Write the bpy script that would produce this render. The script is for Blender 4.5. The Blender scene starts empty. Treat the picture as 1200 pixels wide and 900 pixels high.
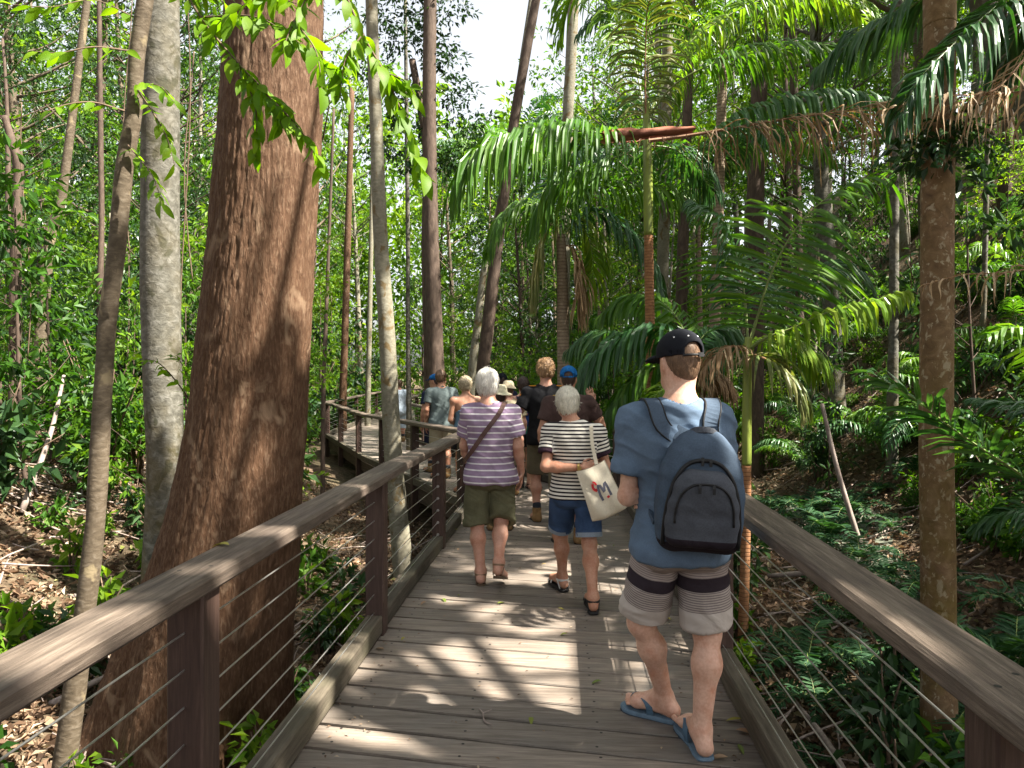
import bpy, math, random
import numpy as np
from mathutils import Vector, Matrix

# ------------------------------------------------------------------ camera, sky, sun, exposure
SC = bpy.context.scene
COL = SC.collection
CAM_H = 1.6
FPX = 832.0                       # focal length in pixels of a 1200 px wide picture
cam_d = bpy.data.cameras.new("camera")
cam = bpy.data.objects.new("camera", cam_d)
COL.objects.link(cam)
cam.location = (0, 0, CAM_H)
cam.rotation_euler = (math.radians(90), 0, 0)
cam_d.sensor_width = 36
cam_d.lens = 36 * FPX / 1200
cam_d.shift_y = -10 / 1200
cam_d.clip_start = 0.05
cam_d.clip_end = 2000
SC.camera = cam

SUN = np.array([0.56, -0.19, 0.81]); SUN /= np.linalg.norm(SUN)
w = bpy.data.worlds.new("World"); SC.world = w; w.use_nodes = True
sky = w.node_tree.nodes.new("ShaderNodeTexSky")
sky.sky_type = 'NISHITA'; sky.sun_disc = False
sky.sun_elevation = math.asin(SUN[2]); sky.sun_rotation = math.atan2(SUN[0], SUN[1])
sky.air_density = 1.0; sky.dust_density = 4.0; sky.ozone_density = 1.0
bg = w.node_tree.nodes["Background"]; bg.inputs[1].default_value = 0.07
hs = w.node_tree.nodes.new('ShaderNodeHueSaturation'); hs.inputs['Saturation'].default_value = .25   # thin bright haze: a nearly white sky
w.node_tree.links.new(sky.outputs[0], hs.inputs['Color']); w.node_tree.links.new(hs.outputs[0], bg.inputs[0])
sl = bpy.data.lights.new("sun", 'SUN'); sl.energy = 5.0; sl.angle = math.radians(0.53); sl.color = (1, .94, .83)
so = bpy.data.objects.new("sun", sl); COL.objects.link(so)
so.rotation_euler = Vector(SUN).to_track_quat('Z', 'Y').to_euler()
SC.view_settings.view_transform = 'Standard'; SC.view_settings.look = 'None'
SC.view_settings.exposure = 2.45; SC.view_settings.gamma = 1
SC.render.engine = 'CYCLES'
cy = SC.cycles
cy.max_bounces = 7; cy.diffuse_bounces = 4; cy.glossy_bounces = 2; cy.transmission_bounces = 4; cy.transparent_max_bounces = 4
cy.caustics_reflective = False; cy.caustics_refractive = False
cy.use_denoising = True; cy.sample_clamp_indirect = 6

# ------------------------------------------------------------------ helpers
rng = np.random.default_rng(7)
PI = math.pi
def px(X, Y, d):
    return np.array([(X - 600) / FPX * d, d, CAM_H - (Y - 440) / FPX * d])
def proj(p):
    d = max(p[1], .01); return 600 + p[0] / d * FPX, 440 - (p[2] - CAM_H) / d * FPX
def nrm(v):
    v = np.asarray(v, float); return v / np.maximum(np.linalg.norm(v, axis=-1, keepdims=True), 1e-9)

def vnoise(P, seed=0):
    P = np.asarray(P, np.float64); I = np.floor(P).astype(np.int64); f = P - I; f = f * f * (3 - 2 * f)
    def h(a, b, c):
        n = (a * 374761393 + b * 668265263 + c * 2147483647 + seed * 974711) & 0xffffffff
        n = ((n ^ (n >> 13)) * 1274126177) & 0xffffffff
        return ((n ^ (n >> 16)) & 0xffff) / 65535.0
    r = 0
    for dx in (0, 1):
        for dy in (0, 1):
            for dz in (0, 1):
                wgt = (f[..., 0] if dx else 1 - f[..., 0]) * (f[..., 1] if dy else 1 - f[..., 1]) * (f[..., 2] if dz else 1 - f[..., 2])
                r = r + wgt * h(I[..., 0] + dx, I[..., 1] + dy, I[..., 2] + dz)
    return r
def fbm(P, o=4, seed=0):
    r = 0; a = .5; P = np.asarray(P, float)
    for i in range(o):
        r = r + a * vnoise(P * 2 ** i, seed + i); a *= .5
    return r / (1 - .5 ** o)

def mesh_np(name, V, F, mats=None, midx=None, rnd=None, smooth=False, attrs=None):
    """F: one array (m,3|4) or a list of such arrays; rnd: per-vertex float attribute"""
    Fs = [np.asarray(f) for f in (F if isinstance(F, list) else [F]) if len(f)]
    V = np.asarray(V, np.float32)
    me = bpy.data.meshes.new(name)
    me.vertices.add(len(V)); me.vertices.foreach_set("co", V.ravel())
    li = np.concatenate([f.ravel() for f in Fs]).astype(np.int32)
    cnt = np.concatenate([np.full(len(f), f.shape[1]) for f in Fs])
    st = np.concatenate([[0], np.cumsum(cnt)[:-1]]).astype(np.int32)
    me.loops.add(len(li)); me.loops.foreach_set("vertex_index", li)
    me.polygons.add(len(cnt)); me.polygons.foreach_set("loop_start", st)
    if midx is not None: me.polygons.foreach_set("material_index", np.asarray(midx, np.int32))
    me.polygons.foreach_set("use_smooth", np.full(len(cnt), bool(smooth)))
    me.update(calc_edges=True)
    for m in (mats if isinstance(mats, (list, tuple)) else [mats]):
        if m: me.materials.append(m)
    A = dict(attrs or {})
    if rnd is not None: A['rnd'] = rnd
    for k, a in A.items():
        at = me.attributes.new(k, 'FLOAT', 'POINT'); at.data.foreach_set('value', np.asarray(a, np.float32))
    return me
def tagp(o, label=None, cat=None, group=None, kind=None):
    if label: o['label'] = label
    if cat: o['category'] = cat
    if group: o['group'] = group
    if kind: o['kind'] = kind
    return o
def obj(name, me, parent=None, loc=None, rz=None, **t):
    o = bpy.data.objects.new(name, me); COL.objects.link(o)
    if parent: o.parent = parent
    if loc is not None: o.location = tuple(loc)
    if rz is not None: o.rotation_euler = (0, 0, rz)
    return tagp(o, **t)
def empty(name, loc=(0, 0, 0), rz=0, **t):
    o = obj(name, None, None, loc, rz, **t); o.empty_display_size = .1; return o
def copy_tree(o, parent=None):
    c = o.copy(); COL.objects.link(c); c.parent = parent
    for ch in o.children: copy_tree(ch, c)
    return c

class MB:
    def __init__(s): s.V = []; s.F = []; s.n = 0; s.mi = []; s.R = []
    def add(s, V, F, mi=0, r=0.5):
        V = np.asarray(V, float)
        for f in (F if isinstance(F, list) else [F]):
            f = np.asarray(f)
            if len(f): s.F.append(f + s.n); s.mi.append(np.full(len(f), mi))
        s.V.append(V); s.R.append(np.full(len(V), r) if np.isscalar(r) else r); s.n += len(V)
        return s
    def tube(s, pts, rad, n=8, mi=0, cap=True, r=.5):
        V, F = tube(pts, rad, n, cap); return s.add(V, F, mi, r)
    def box(s, c, half, R=None, bev=0, mi=0):
        V, F = bbox(half, bev)
        if R is not None: V = V @ np.asarray(R).T
        return s.add(V + np.asarray(c), F, mi)
    def mesh(s, name, mats, smooth=False):
        return mesh_np(name, np.concatenate(s.V), s.F, mats, np.concatenate(s.mi), np.concatenate(s.R), smooth)
    def build(s, name, mats, parent=None, smooth=False, **k):
        return obj(name, s.mesh(name, mats, smooth), parent, **k)

def tube(pts, rad, n=8, cap=True):
    P = np.asarray(pts, float); m = len(P); rad = np.broadcast_to(np.asarray(rad, float), (m,))
    T = nrm(np.gradient(P, axis=0))
    up = np.array([0, 0, 1.]) if abs(T[0][2]) < .9 else np.array([1., 0, 0])
    N = nrm(np.cross(T[0], up)); Ns = [N]
    for i in range(1, m):
        N = N - T[i] * N.dot(T[i]); N = nrm(N); Ns.append(N)
    Ns = np.array(Ns); B = np.cross(T, Ns)
    a = np.linspace(0, 2 * PI, n, endpoint=False)
    V = P[:, None] + rad[:, None, None] * (np.cos(a)[None, :, None] * Ns[:, None] + np.sin(a)[None, :, None] * B[:, None])
    V = V.reshape(-1, 3)
    i = np.arange(m - 1)[:, None] * n; j = np.arange(n)[None]; j2 = (j + 1) % n
    F = [np.stack([i + j, i + j2, i + n + j2, i + n + j], -1).reshape(-1, 4)]
    if cap:
        V = np.concatenate([V, P[:1], P[-1:]]); c0 = m * n
        jj = np.arange(n); k = (jj + 1) % n
        F.append(np.stack([np.full(n, c0), k, jj], -1))
        F.append(np.stack([np.full(n, c0 + 1), (m - 1) * n + jj, (m - 1) * n + k], -1))
    return V, F
def bbox(half, bev=0):
    hx, hy, hz = half
    if bev <= 0:
        V = np.array([[x, y, z] for x in (-hx, hx) for y in (-hy, hy) for z in (-hz, hz)])
        F = np.array([[0, 1, 3, 2], [4, 6, 7, 5], [0, 4, 5, 1], [2, 3, 7, 6], [0, 2, 6, 4], [1, 5, 7, 3]])
        return V, F
    # octagonal section along z
    b = bev
    pr = [(-hx + b, -hy), (hx - b, -hy), (hx, -hy + b), (hx, hy - b), (hx - b, hy), (-hx + b, hy), (-hx, hy - b), (-hx, -hy + b)]
    V = np.array([(x, y, z) for z in (-hz, hz) for x, y in pr])
    F = [np.array([[i, (i + 1) % 8, 8 + (i + 1) % 8, 8 + i] for i in range(8)]), np.array([[7, 6, 5, 4, 3, 2, 1, 0], [8, 9, 10, 11, 12, 13, 14, 15]])]
    return V, F
def cat(ctrl, n):
    C = np.asarray(ctrl, float)
    if len(C) == 2: return C[0] + (C[1] - C[0]) * np.linspace(0, 1, n)[:, None]
    C = np.vstack([2 * C[0] - C[1], C, 2 * C[-1] - C[-2]])
    t = np.linspace(0, len(C) - 3 - 1e-6, n); i = t.astype(int); f = (t - i)[:, None]
    a, b, c, d = C[i], C[i + 1], C[i + 2], C[i + 3]
    return .5 * ((2 * b) + (c - a) * f + (2 * a - 5 * b + 4 * c - d) * f ** 2 + (3 * b - a - 3 * c + d) * f ** 3)
def rotz(a): c, s = math.cos(a), math.sin(a); return np.array([[c, -s, 0], [s, c, 0], [0, 0, 1.]])
def rotx(a): c, s = math.cos(a), math.sin(a); return np.array([[1., 0, 0], [0, c, -s], [0, s, c]])
def roty(a): c, s = math.cos(a), math.sin(a); return np.array([[c, 0, s], [0, 1., 0], [-s, 0, c]])

# ------------------------------------------------------------------ materials
class NT:
    def __init__(s, name):
        s.m = bpy.data.materials.new(name); s.m.use_nodes = True; s.t = s.m.node_tree
        s.b = s.t.nodes["Principled BSDF"]; s.out = s.t.nodes["Material Output"]
    def n(s, ty, **kw):
        nd = s.t.nodes.new(ty)
        for k, v in kw.items():
            if k[0] == '_': setattr(nd, k[1:], v)
            else: s.set(nd, k, v)
        return nd
    def set(s, nd, k, v):
        i = nd.inputs[int(k[1:])] if (k[0] == 'i' and k[1:].isdigit()) else nd.inputs[k.replace('_', ' ')]
        if hasattr(v, 'links'): s.t.links.new(v, i)
        elif isinstance(v, (tuple, list)) and len(v) == 3 and i.type == 'RGBA': i.default_value = (*v, 1)
        else: i.default_value = v
    def coord(s, which='Object', scale=(1, 1, 1), rot=(0, 0, 0)):
        tc = s.n("ShaderNodeTexCoord"); mp = s.n("ShaderNodeMapping")
        s.t.links.new(tc.outputs[which], mp.inputs[0]); mp.inputs['Scale'].default_value = scale; mp.inputs['Rotation'].default_value = rot
        return mp.outputs[0]
    def noise(s, vec, scale=5, detail=4, rough=.55, dist=0):
        return s.n("ShaderNodeTexNoise", Vector=vec, Scale=scale, Detail=detail, Roughness=rough, Distortion=dist).outputs[0]
    def vor(s, vec, scale=5, feature='F1'):
        return s.n("ShaderNodeTexVoronoi", _feature=feature, Vector=vec, Scale=scale).outputs[0]
    def ramp(s, fac, stops, interp='LINEAR'):
        r = s.n("ShaderNodeValToRGB"); r.color_ramp.interpolation = interp
        el = r.color_ramp.elements
        while len(el) < len(stops): el.new(.5)
        for e, (p, c) in zip(el, stops):
            e.position = p; e.color = (*c, 1) if len(c) == 3 else c
        s.t.links.new(fac, r.inputs[0]); return r.outputs[0]
    def mix(s, f, a, b, mode='MIX'):
        m = s.n("ShaderNodeMix", _data_type='RGBA', _blend_type=mode)
        for k, v in ((0, f), (6, a), (7, b)):
            if hasattr(v, 'links'): s.t.links.new(v, m.inputs[k])
            elif isinstance(v, (tuple, list)): m.inputs[k].default_value = (*v[:3], 1)
            else: m.inputs[k].default_value = v
        return m.outputs[2]
    def math(s, op, a, b=0.):
        m = s.n("ShaderNodeMath", _operation=op, i0=a, i1=b); return m.outputs[0]
    def attr(s, name='rnd'): return s.n("ShaderNodeAttribute", _attribute_name=name).outputs['Fac']
    def orand(s): return s.n("ShaderNodeObjectInfo").outputs['Random']
    def bump(s, h, strength=.4, dist=.01):
        b = s.n("ShaderNodeBump", Strength=strength, Distance=dist, Height=h); s.t.links.new(b.outputs[0], s.b.inputs['Normal']); return b
    def base(s, c, rough=.7, spec=.3, metal=0):
        s.set(s.b, 'Base Color', c); s.set(s.b, 'Roughness', rough); s.set(s.b, 'Specular IOR Level', spec); s.set(s.b, 'Metallic', metal); return s
SMOOTH = lambda lo, hi: [(lo, (0, 0, 0)), (hi, (1, 1, 1))]

def m_wood(name, cols, axis=1, rough=.6, scale=1., bump=.5, blot=None, spec=.35):
    t = NT(name); st = [9., 9., 9.]; st[axis] = .55
    st = tuple(v * scale for v in st)
    c0 = t.coord('Object', st)
    off = t.n("ShaderNodeVectorMath", _operation='ADD', i0=c0, i1=t.n("ShaderNodeVectorMath", _operation='SCALE', i0=(13., 7., 5.), Scale=t.math('MULTIPLY', t.orand(), 9.)).outputs[0]).outputs[0]
    g = t.noise(off, 6, 6, .65, .4); g2 = t.noise(off, 1.3, 3, .5)
    c = t.ramp(g, [(.25, cols[0]), (.5, cols[1]), (.78, cols[2])])
    tone = t.ramp(t.orand(), [(0, (.72, .72, .72)), (1, (1.18, 1.15, 1.12))])
    c = t.mix(.8, c, tone, 'MULTIPLY')
    wear = t.noise(t.coord('Object', (1, 1, 1)), 2.3, 4, .6)
    c = t.mix(t.ramp(wear, SMOOTH(.52, .72)), c, blot or cols[2])
    c = t.mix(t.math('MULTIPLY', t.ramp(g2, SMOOTH(.55, .8)), .6), c, cols[0])
    t.base(c, t.ramp(g, [(.2, (rough + .15,) * 3), (.8, (rough - .1,) * 3)]), spec)
    g3 = t.noise(off, 24, 5, .7, .2); c = t.mix(.55, c, t.ramp(g3, [(.3, (.62, .6, .58)), (.62, (1.18, 1.18, 1.18))]), 'MULTIPLY'); t.set(t.b, 'Base Color', c)
    t.bump(t.math('ADD', t.math('MULTIPLY', g, .6), t.math('MULTIPLY', g3, .6)), bump, .004); return t.m
def m_bark(name, cols, sc=6., stretch=5., bump=.8, dist=.02, blot=None, blot_sc=5., blot_lo=.58, rings=0., moss=None, moss_hi=1.5):
    t = NT(name); c = t.coord('Object', (sc, sc, sc / stretch))
    n1 = t.noise(c, 2.2, 6, .62, .5); n2 = t.noise(t.coord('Object', (1, 1, .6)), 1.4, 3)
    h = n1
    col = t.ramp(n1, [(.28, cols[0]), (.5, cols[1]), (.74, cols[2])])
    col = t.mix(t.math('MULTIPLY', n2, .55), col, cols[1])
    if blot:
        b = t.ramp(t.noise(t.coord('Object', (1, 1, .7)), blot_sc, 3, .6, .6), SMOOTH(blot_lo, blot_lo + .07)); col = t.mix(b, col, blot)
    if rings:
        wv = t.n("ShaderNodeTexWave", _wave_type='BANDS', _bands_direction='Z', Vector=t.coord('Object', (1, 1, 1)), Scale=rings, Distortion=1.2, Detail=2.)
        rr = t.ramp(wv.outputs['Fac'], SMOOTH(.02, .25)); col = t.mix(t.math('SUBTRACT', .75, t.math('MULTIPLY', rr, .75)), col, cols[0]); h = t.math('ADD', t.math('MULTIPLY', n1, .5), t.math('MULTIPLY', rr, .7))
    if moss:
        z = t.n("ShaderNodeSeparateXYZ", Vector=t.coord('Object')).outputs[2]
        mk = t.math('MULTIPLY', t.ramp(t.noise(t.coord('Object'), 3.5, 5, .6), SMOOTH(.42, .62)), t.ramp(t.math('DIVIDE', z, moss_hi), [(0, (1, 1, 1)), (1, (0.25, .25, .25))]))
        col = t.mix(mk, col, moss)
    t.base(col, .82, .2); t.bump(h, bump, dist); return t.m
def m_leaf(name, stops, trans=.42, rough=.5, tcol=(1.35, 1.4, .4), spec=.25, objvar=.35):
    t = NT(name)
    f = t.math('ADD', t.math('MULTIPLY', t.attr(), 1 - objvar), t.math('MULTIPLY', t.orand(), objvar))
    c = t.ramp(f, stops)
    t.base(c, rough, spec)
    tr = t.n("ShaderNodeBsdfTranslucent", Color=t.mix(1., c, tcol, 'MULTIPLY'))
    mx = t.n("ShaderNodeMixShader", i0=trans); t.t.links.new(t.b.outputs[0], mx.inputs[1]); t.t.links.new(tr.outputs[0], mx.inputs[2])
    t.t.links.new(mx.outputs[0], t.out.inputs[0]); return t.m
def m_plain(name, col, rough=.7, spec=.3, metal=0, var=.12, sc=30, bump=.0, dist=.003, stretch=(1, 1, 1)):
    t = NT(name); n = t.noise(t.coord('Object', stretch), sc, 4)
    c = t.ramp(n, [(.3, tuple(v * (1 - var) for v in col)), (.7, tuple(min(1, v * (1 + var)) for v in col))])
    t.base(c, rough, spec, metal)
    if bump: t.bump(n, bump, dist)
    return t.m
def m_cloth(name, col, var=.15, sc=9, bump=.35, weave=260, rough=.9):
    t = NT(name); n = t.noise(t.coord('Object'), sc, 3, .5, .6); wv = t.noise(t.coord('Object'), weave, 2)
    c = t.ramp(n, [(.3, tuple(v * (1 - var) for v in col)), (.7, tuple(min(1, v * (1 + var)) for v in col))])
    c = t.mix(.35, c, t.ramp(wv, [(.3, (.6, .6, .6)), (.7, (1.3, 1.3, 1.3))]), 'MULTIPLY')
    t.base(c, rough, .15); t.bump(n, bump, .03); return t.m
def m_stripes(name, stops, bump=.3, interp='CONSTANT', period=None, weave=300, detail=.0):
    """stripes along the vertex attribute 'stripe'"""
    t = NT(name); a = t.attr('stripe')
    if period:
        a = t.math('FRACT', t.math('DIVIDE', a, period))
    c = t.ramp(a, stops, interp)
    n = t.noise(t.coord('Object'), 9, 3, .5, .6)
    c = t.mix(.5, c, t.ramp(n, [(.3, (.75, .75, .75)), (.7, (1.15, 1.15, 1.15))]), 'MULTIPLY')
    t.base(c, .9, .15); t.bump(n, bump, .03); return t.m
def m_skin(name, col):
    t = NT(name); n = t.noise(t.coord('Object'), 14, 4, .6); n2 = t.noise(t.coord('Object'), 90, 3)
    c = t.ramp(n, [(.3, (col[0] * .84, col[1] * .68, col[2] * .60)), (.55, col), (.75, (min(1, col[0] * 1.08), col[1] * 1.05, col[2] * 1.02))])
    c = t.mix(.28, c, t.ramp(n2, [(.38, (.62, .5, .44)), (.6, (1, 1, 1))]), 'MULTIPLY')
    t.base(c, .5, .35); t.set(t.b, 'Subsurface Weight', .12); t.set(t.b, 'Subsurface Radius', (.012, .005, .003)); t.set(t.b, 'Subsurface Scale', 1.)
    t.bump(n2, .15, .002); return t.m
def m_hair(name, c1, c2, sc=60):
    t = NT(name); n = t.noise(t.coord('Object', (1, 1, .25)), sc, 4, .7, .8)
    c = t.ramp(n, [(.3, c1), (.7, c2)]); c = t.mix(.6, c, t.ramp(t.attr(), [(0, (.55, .55, .55)), (1, (1.3, 1.3, 1.3))]), 'MULTIPLY')
    t.base(c, .5, .35); t.bump(n, .6, .006); return t.m

G = {}
G['deck'] = m_wood('deck timber', [(.095, .078, .064), (.185, .153, .126), (.29, .245, .205)], axis=0, rough=.48, bump=.45, blot=(.15, .132, .115))
G['rail'] = m_wood('rail timber', [(.046, .035, .027), (.115, .088, .068), (.24, .195, .155)], axis=1, rough=.62, bump=.8, blot=(.085, .064, .052))
G['kerb'] = m_wood('kerb timber', [(.035, .029, .02), (.068, .057, .041), (.12, .104, .078)], axis=1, rough=.75, bump=.6, blot=(.075, .068, .042))
G['post'] = m_wood('post timber', [(.028, .016, .012), (.052, .030, .023), (.09, .057, .044)], axis=2, rough=.55, bump=.4, blot=(.04, .023, .019))
G['cable'] = m_plain('steel cable', (.55, .54, .52), .38, .5, .9, sc=200)
G['bolt'] = m_plain('bolt steel', (.4, .38, .36), .45, .5, .8)
G['screw'] = m_plain('dark screw head', (.02, .018, .016), .6)
G['bearer'] = m_wood('bearer timber', [(.03, .022, .016), (.05, .038, .03), (.08, .06, .05)], axis=1)
G['bark_red'] = m_bark('red brown fissured bark', [(.032, .015, .007), (.080, .041, .021), (.19, .125, .082)], 30, 4, .7, .018, blot=(.17, .11, .068), blot_sc=5, blot_lo=.6)
G['bark_grey'] = m_bark('grey lichen bark', [(.028, .026, .02), (.095, .09, .073), (.22, .21, .185)], 7, .8, .8, .012, blot=(.045, .045, .03), blot_sc=5, blot_lo=.55, moss=(.10, .075, .03), moss_hi=2.2)
G['bark_brown'] = m_bark('brown ringed bark', [(.04, .03, .019), (.085, .065, .043), (.17, .14, .105)], 9, .5, .6, .008, blot=(.19, .15, .09), blot_sc=6)
G['bark_pale'] = m_bark('pale speckled bark', [(.09, .085, .06), (.165, .15, .11), (.25, .24, .19)], 8, .6, .5, .008, blot=(.12, .085, .04), blot_sc=7)
G['bark_dark'] = m_bark('dark bark', [(.03, .022, .017), (.07, .048, .036), (.13, .095, .07)], 7, 3, .8, .012)
G['bark_rust'] = m_bark('mossy rust bark with pale blotches', [(.055, .034, .018), (.145, .09, .047), (.25, .175, .105)], 7, 1, .7, .012, blot=(.29, .24, .165), blot_sc=27, blot_lo=.57, moss=(.11, .08, .014), moss_hi=2.2)
G['bark_palm'] = m_bark('ringed palm bark', [(.09, .06, .04), (.2, .15, .10), (.3, .25, .18)], 7, .6, .6, .008, rings=5.5)
G['palm_rust'] = m_bark('rust ringed palm stem', [(.13, .06, .03), (.27, .13, .06), (.36, .2, .1)], 7, .6, .6, .006, rings=9.)
G['palm_shaft'] = m_plain('green crown shaft', (.16, .2, .035), .4, .4, var=.35, sc=9, stretch=(1, 1, .2))
G['sheath'] = m_plain('dead red sheath', (.17, .06, .033), .7, .2, var=.55, sc=16, stretch=(.12, 1, 1), bump=.4)
lf = lambda n, a, b, c, **k: m_leaf(n, [(.1, a), (.5, b), (.95, c)], **k)
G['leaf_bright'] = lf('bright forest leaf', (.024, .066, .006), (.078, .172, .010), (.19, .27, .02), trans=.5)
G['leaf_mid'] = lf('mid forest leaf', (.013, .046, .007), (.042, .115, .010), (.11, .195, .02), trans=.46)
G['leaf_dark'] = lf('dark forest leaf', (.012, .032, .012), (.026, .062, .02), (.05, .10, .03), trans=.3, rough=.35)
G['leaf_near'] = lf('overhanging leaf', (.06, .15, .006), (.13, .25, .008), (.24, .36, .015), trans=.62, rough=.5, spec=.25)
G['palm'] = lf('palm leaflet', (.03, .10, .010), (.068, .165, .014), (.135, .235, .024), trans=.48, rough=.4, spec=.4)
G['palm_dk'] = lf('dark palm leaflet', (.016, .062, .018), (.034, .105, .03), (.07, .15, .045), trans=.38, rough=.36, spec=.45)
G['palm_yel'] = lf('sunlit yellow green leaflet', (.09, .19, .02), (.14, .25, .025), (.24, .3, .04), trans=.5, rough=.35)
G['palm_dead'] = lf('dead palm leaflet', (.13, .075, .036), (.28, .185, .10), (.46, .36, .23), trans=.25, rough=.6, tcol=(1.2, 1, .7))
G['palm_fade'] = lf('fading palm leaflet', (.06, .11, .025), (.15, .17, .05), (.33, .27, .14), trans=.35, rough=.4)
G['fern'] = lf('fern', (.012, .045, .018), (.024, .07, .026), (.045, .11, .035), trans=.35, rough=.6, spec=.2)
G['rachis'] = m_plain('green rachis', (.13, .17, .045), .5, .4, var=.3)
G['rachis_dead'] = m_plain('brown rachis', (.2, .105, .055), .6, .3, var=.35)
G['twig'] = m_plain('twig', (.11, .075, .05), .8, .2, var=.4)
G['litter'] = m_leaf('leaf litter', [(0, (.04, .024, .015)), (.3, (.11, .066, .04)), (.55, (.19, .118, .07)), (.8, (.28, .195, .125)), (.97, (.42, .34, .25)), (1, (.2, .22, .05))], trans=.15, rough=.7, tcol=(1.1, .9, .6), objvar=0)
G['fallen'] = m_leaf('fallen leaf', [(0, (.10, .15, .03)), (.4, (.22, .22, .04)), (.6, (.32, .26, .05)), (.8, (.27, .15, .08)), (1, (.35, .25, .17))], trans=.15, rough=.5, objvar=.9)
t = NT('forest soil'); n1 = t.noise(t.coord('Object'), 9, 6, .7); n2 = t.noise(t.coord('Object'), .5, 3)
t.base(t.mix(t.ramp(n2, SMOOTH(.4, .65)), t.ramp(n1, [(.3, (.035, .023, .016)), (.5, (.09, .06, .04)), (.7, (.19, .13, .088))]), t.ramp(n1, [(.3, (.03, .03, .016)), (.7, (.10, .085, .05))])), .95, .1); t.bump(n1, .9, .05); G['soil'] = t.m
t = NT('creek sand'); n1 = t.noise(t.coord('Object'), 6, 6, .65)
t.base(t.ramp(n1, [(.3, (.06, .065, .045)), (.55, (.15, .16, .12)), (.75, (.22, .22, .17))]), .75, .3); t.bump(n1, .5, .03); G['creek'] = t.m
G['root'] = m_bark('dark root bank', [(.006, .005, .004), (.018, .013, .010), (.045, .032, .024)], 6, 2, .9, .03)
G['pole'] = m_bark('fallen pole bark', [(.12, .09, .075), (.24, .19, .165), (.38, .32, .28)], 8, 4, .5, .006)

# ------------------------------------------------------------------ boardwalk path
HD0 = math.radians(3.8)
def hd(a): return np.array([math.sin(a), math.cos(a)])
D1, R1 = hd(HD0), np.array([math.cos(HD0), -math.sin(HD0)])
W2 = 1.005                                    # centre line to handrail centre
CP = [D1 * -3.0 + R1 * -.125, D1 * 9.06 + R1 * -.125]
heads = [HD0, math.radians(-23), math.radians(-2), math.radians(55)]
for L_, h_ in zip((12.0, 13.0, 12.0), heads[1:]): CP.append(CP[-1] + hd(h_) * L_)
SEG = []
arc = -3.0
for i in range(4):
    a, b = CP[i], CP[i + 1]; L_ = np.linalg.norm(b - a)
    m0 = 0 if i == 0 else math.tan((heads[i] - heads[i - 1]) / 2)
    m1 = 0 if i == 3 else -math.tan((heads[i + 1] - heads[i]) / 2)
    SEG.append(dict(c=a, h=heads[i], L=L_, s0=arc, m0=m0, m1=m1)); arc += L_
def deck_z(s): return np.interp(s, [0, 5, 9.06, 16, 21.5, 34, 60], [0, 0, -.08, -.2, -.12, -.05, 0])
def seg_pt(sg, v, u, z=0):
    d = hd(sg['h']); r = np.array([d[1], -d[0]]); p = sg['c'] + d * u + r * v
    return np.array([p[0], p[1], z + deck_z(sg['s0'] + u)])
def deck_dist(x, y):
    best = 1e9
    for i in range(4):
        a, b = CP[i], CP[i + 1]; ab = b - a; p = np.array([x, y]) - a
        tt = min(1, max(0, p.dot(ab) / ab.dot(ab))); best = min(best, np.linalg.norm(p - ab * tt))
    return best
def ground(x, y):
    x = np.asarray(x, float); y = np.asarray(y, float)
    z = -.85 + np.minimum(.36 * np.maximum(0, -x - 2.6), 6) * np.clip((19 - y) / 8, .12, 1) + .012 * np.maximum(0, y - 12)
    toe = 4.6 + .075 * np.maximum(y, 0)
    q = (x - toe) / 1.2; sp = 1.2 * np.where(q > 20, q, np.log1p(np.exp(np.minimum(q, 20))))
    hill = np.minimum(sp * 1.0, 16) * np.clip((y + 4) / 8, .3, 1)
    z = z - .22 * np.exp(-((x - toe + 1.5) / 1.6) ** 2) + hill
    P = np.stack([x, y, np.zeros_like(x)], -1)
    return z + .35 * (fbm(P * .35, 3, 3) - .5) + .10 * (fbm(P * 1.7, 2, 9) - .5)
def gz(x, y): return float(ground(np.array([x]), np.array([y]))[0])
# ------------------------------------------------------------------ ground
def axis(lo, hi, fine_lo, fine_hi, step, grow=1.16):
    a = list(np.arange(fine_lo, fine_hi + 1e-6, step)); st = step
    while a[-1] < hi: st *= grow; a.append(a[-1] + st)
    st = step; b = []; x = fine_lo
    while x > lo: st *= grow; x -= st; b.append(x)
    return np.array(b[::-1] + a)
gx = axis(-260, 260, -9, 14, .22); gy = axis(-60, 300, -3, 24, .22)
GX, GY = np.meshgrid(gx, gy); GZ = ground(GX, GY) + .03 * (fbm(np.stack([GX, GY, GX * 0], -1) * 4, 2, 31) - .5)
nx_, ny_ = len(gx), len(gy)
ii = (np.arange(ny_ - 1)[:, None] * nx_ + np.arange(nx_ - 1)[None]).ravel()
obj('ground', mesh_np('ground', np.stack([GX, GY, GZ], -1).reshape(-1, 3), np.stack([ii, ii + 1, ii + nx_ + 1, ii + nx_], -1), G['soil'], smooth=True), kind='structure')
# pale creek bed running along the foot of the hill
cv, cf = [], []
ys = np.linspace(2, 26, 90); us = np.linspace(-1, 1, 13)
for y in ys:
    xc = 3.35 + .075 * y + .35 * math.sin(y * .8); wd = .75 + .2 * math.sin(y * 1.3 + 1)
    for u in us:
        X = xc + u * wd; cv.append((X, y, gz(X, y) + .03 - .06 * u * u))
n_ = len(us); ii = (np.arange(len(ys) - 1)[:, None] * n_ + np.arange(n_ - 1)[None]).ravel()
obj('creek_bed', mesh_np('creek_bed', cv, np.stack([ii, ii + 1, ii + n_ + 1, ii + n_], -1), G['creek'], smooth=True), kind='structure')

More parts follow.
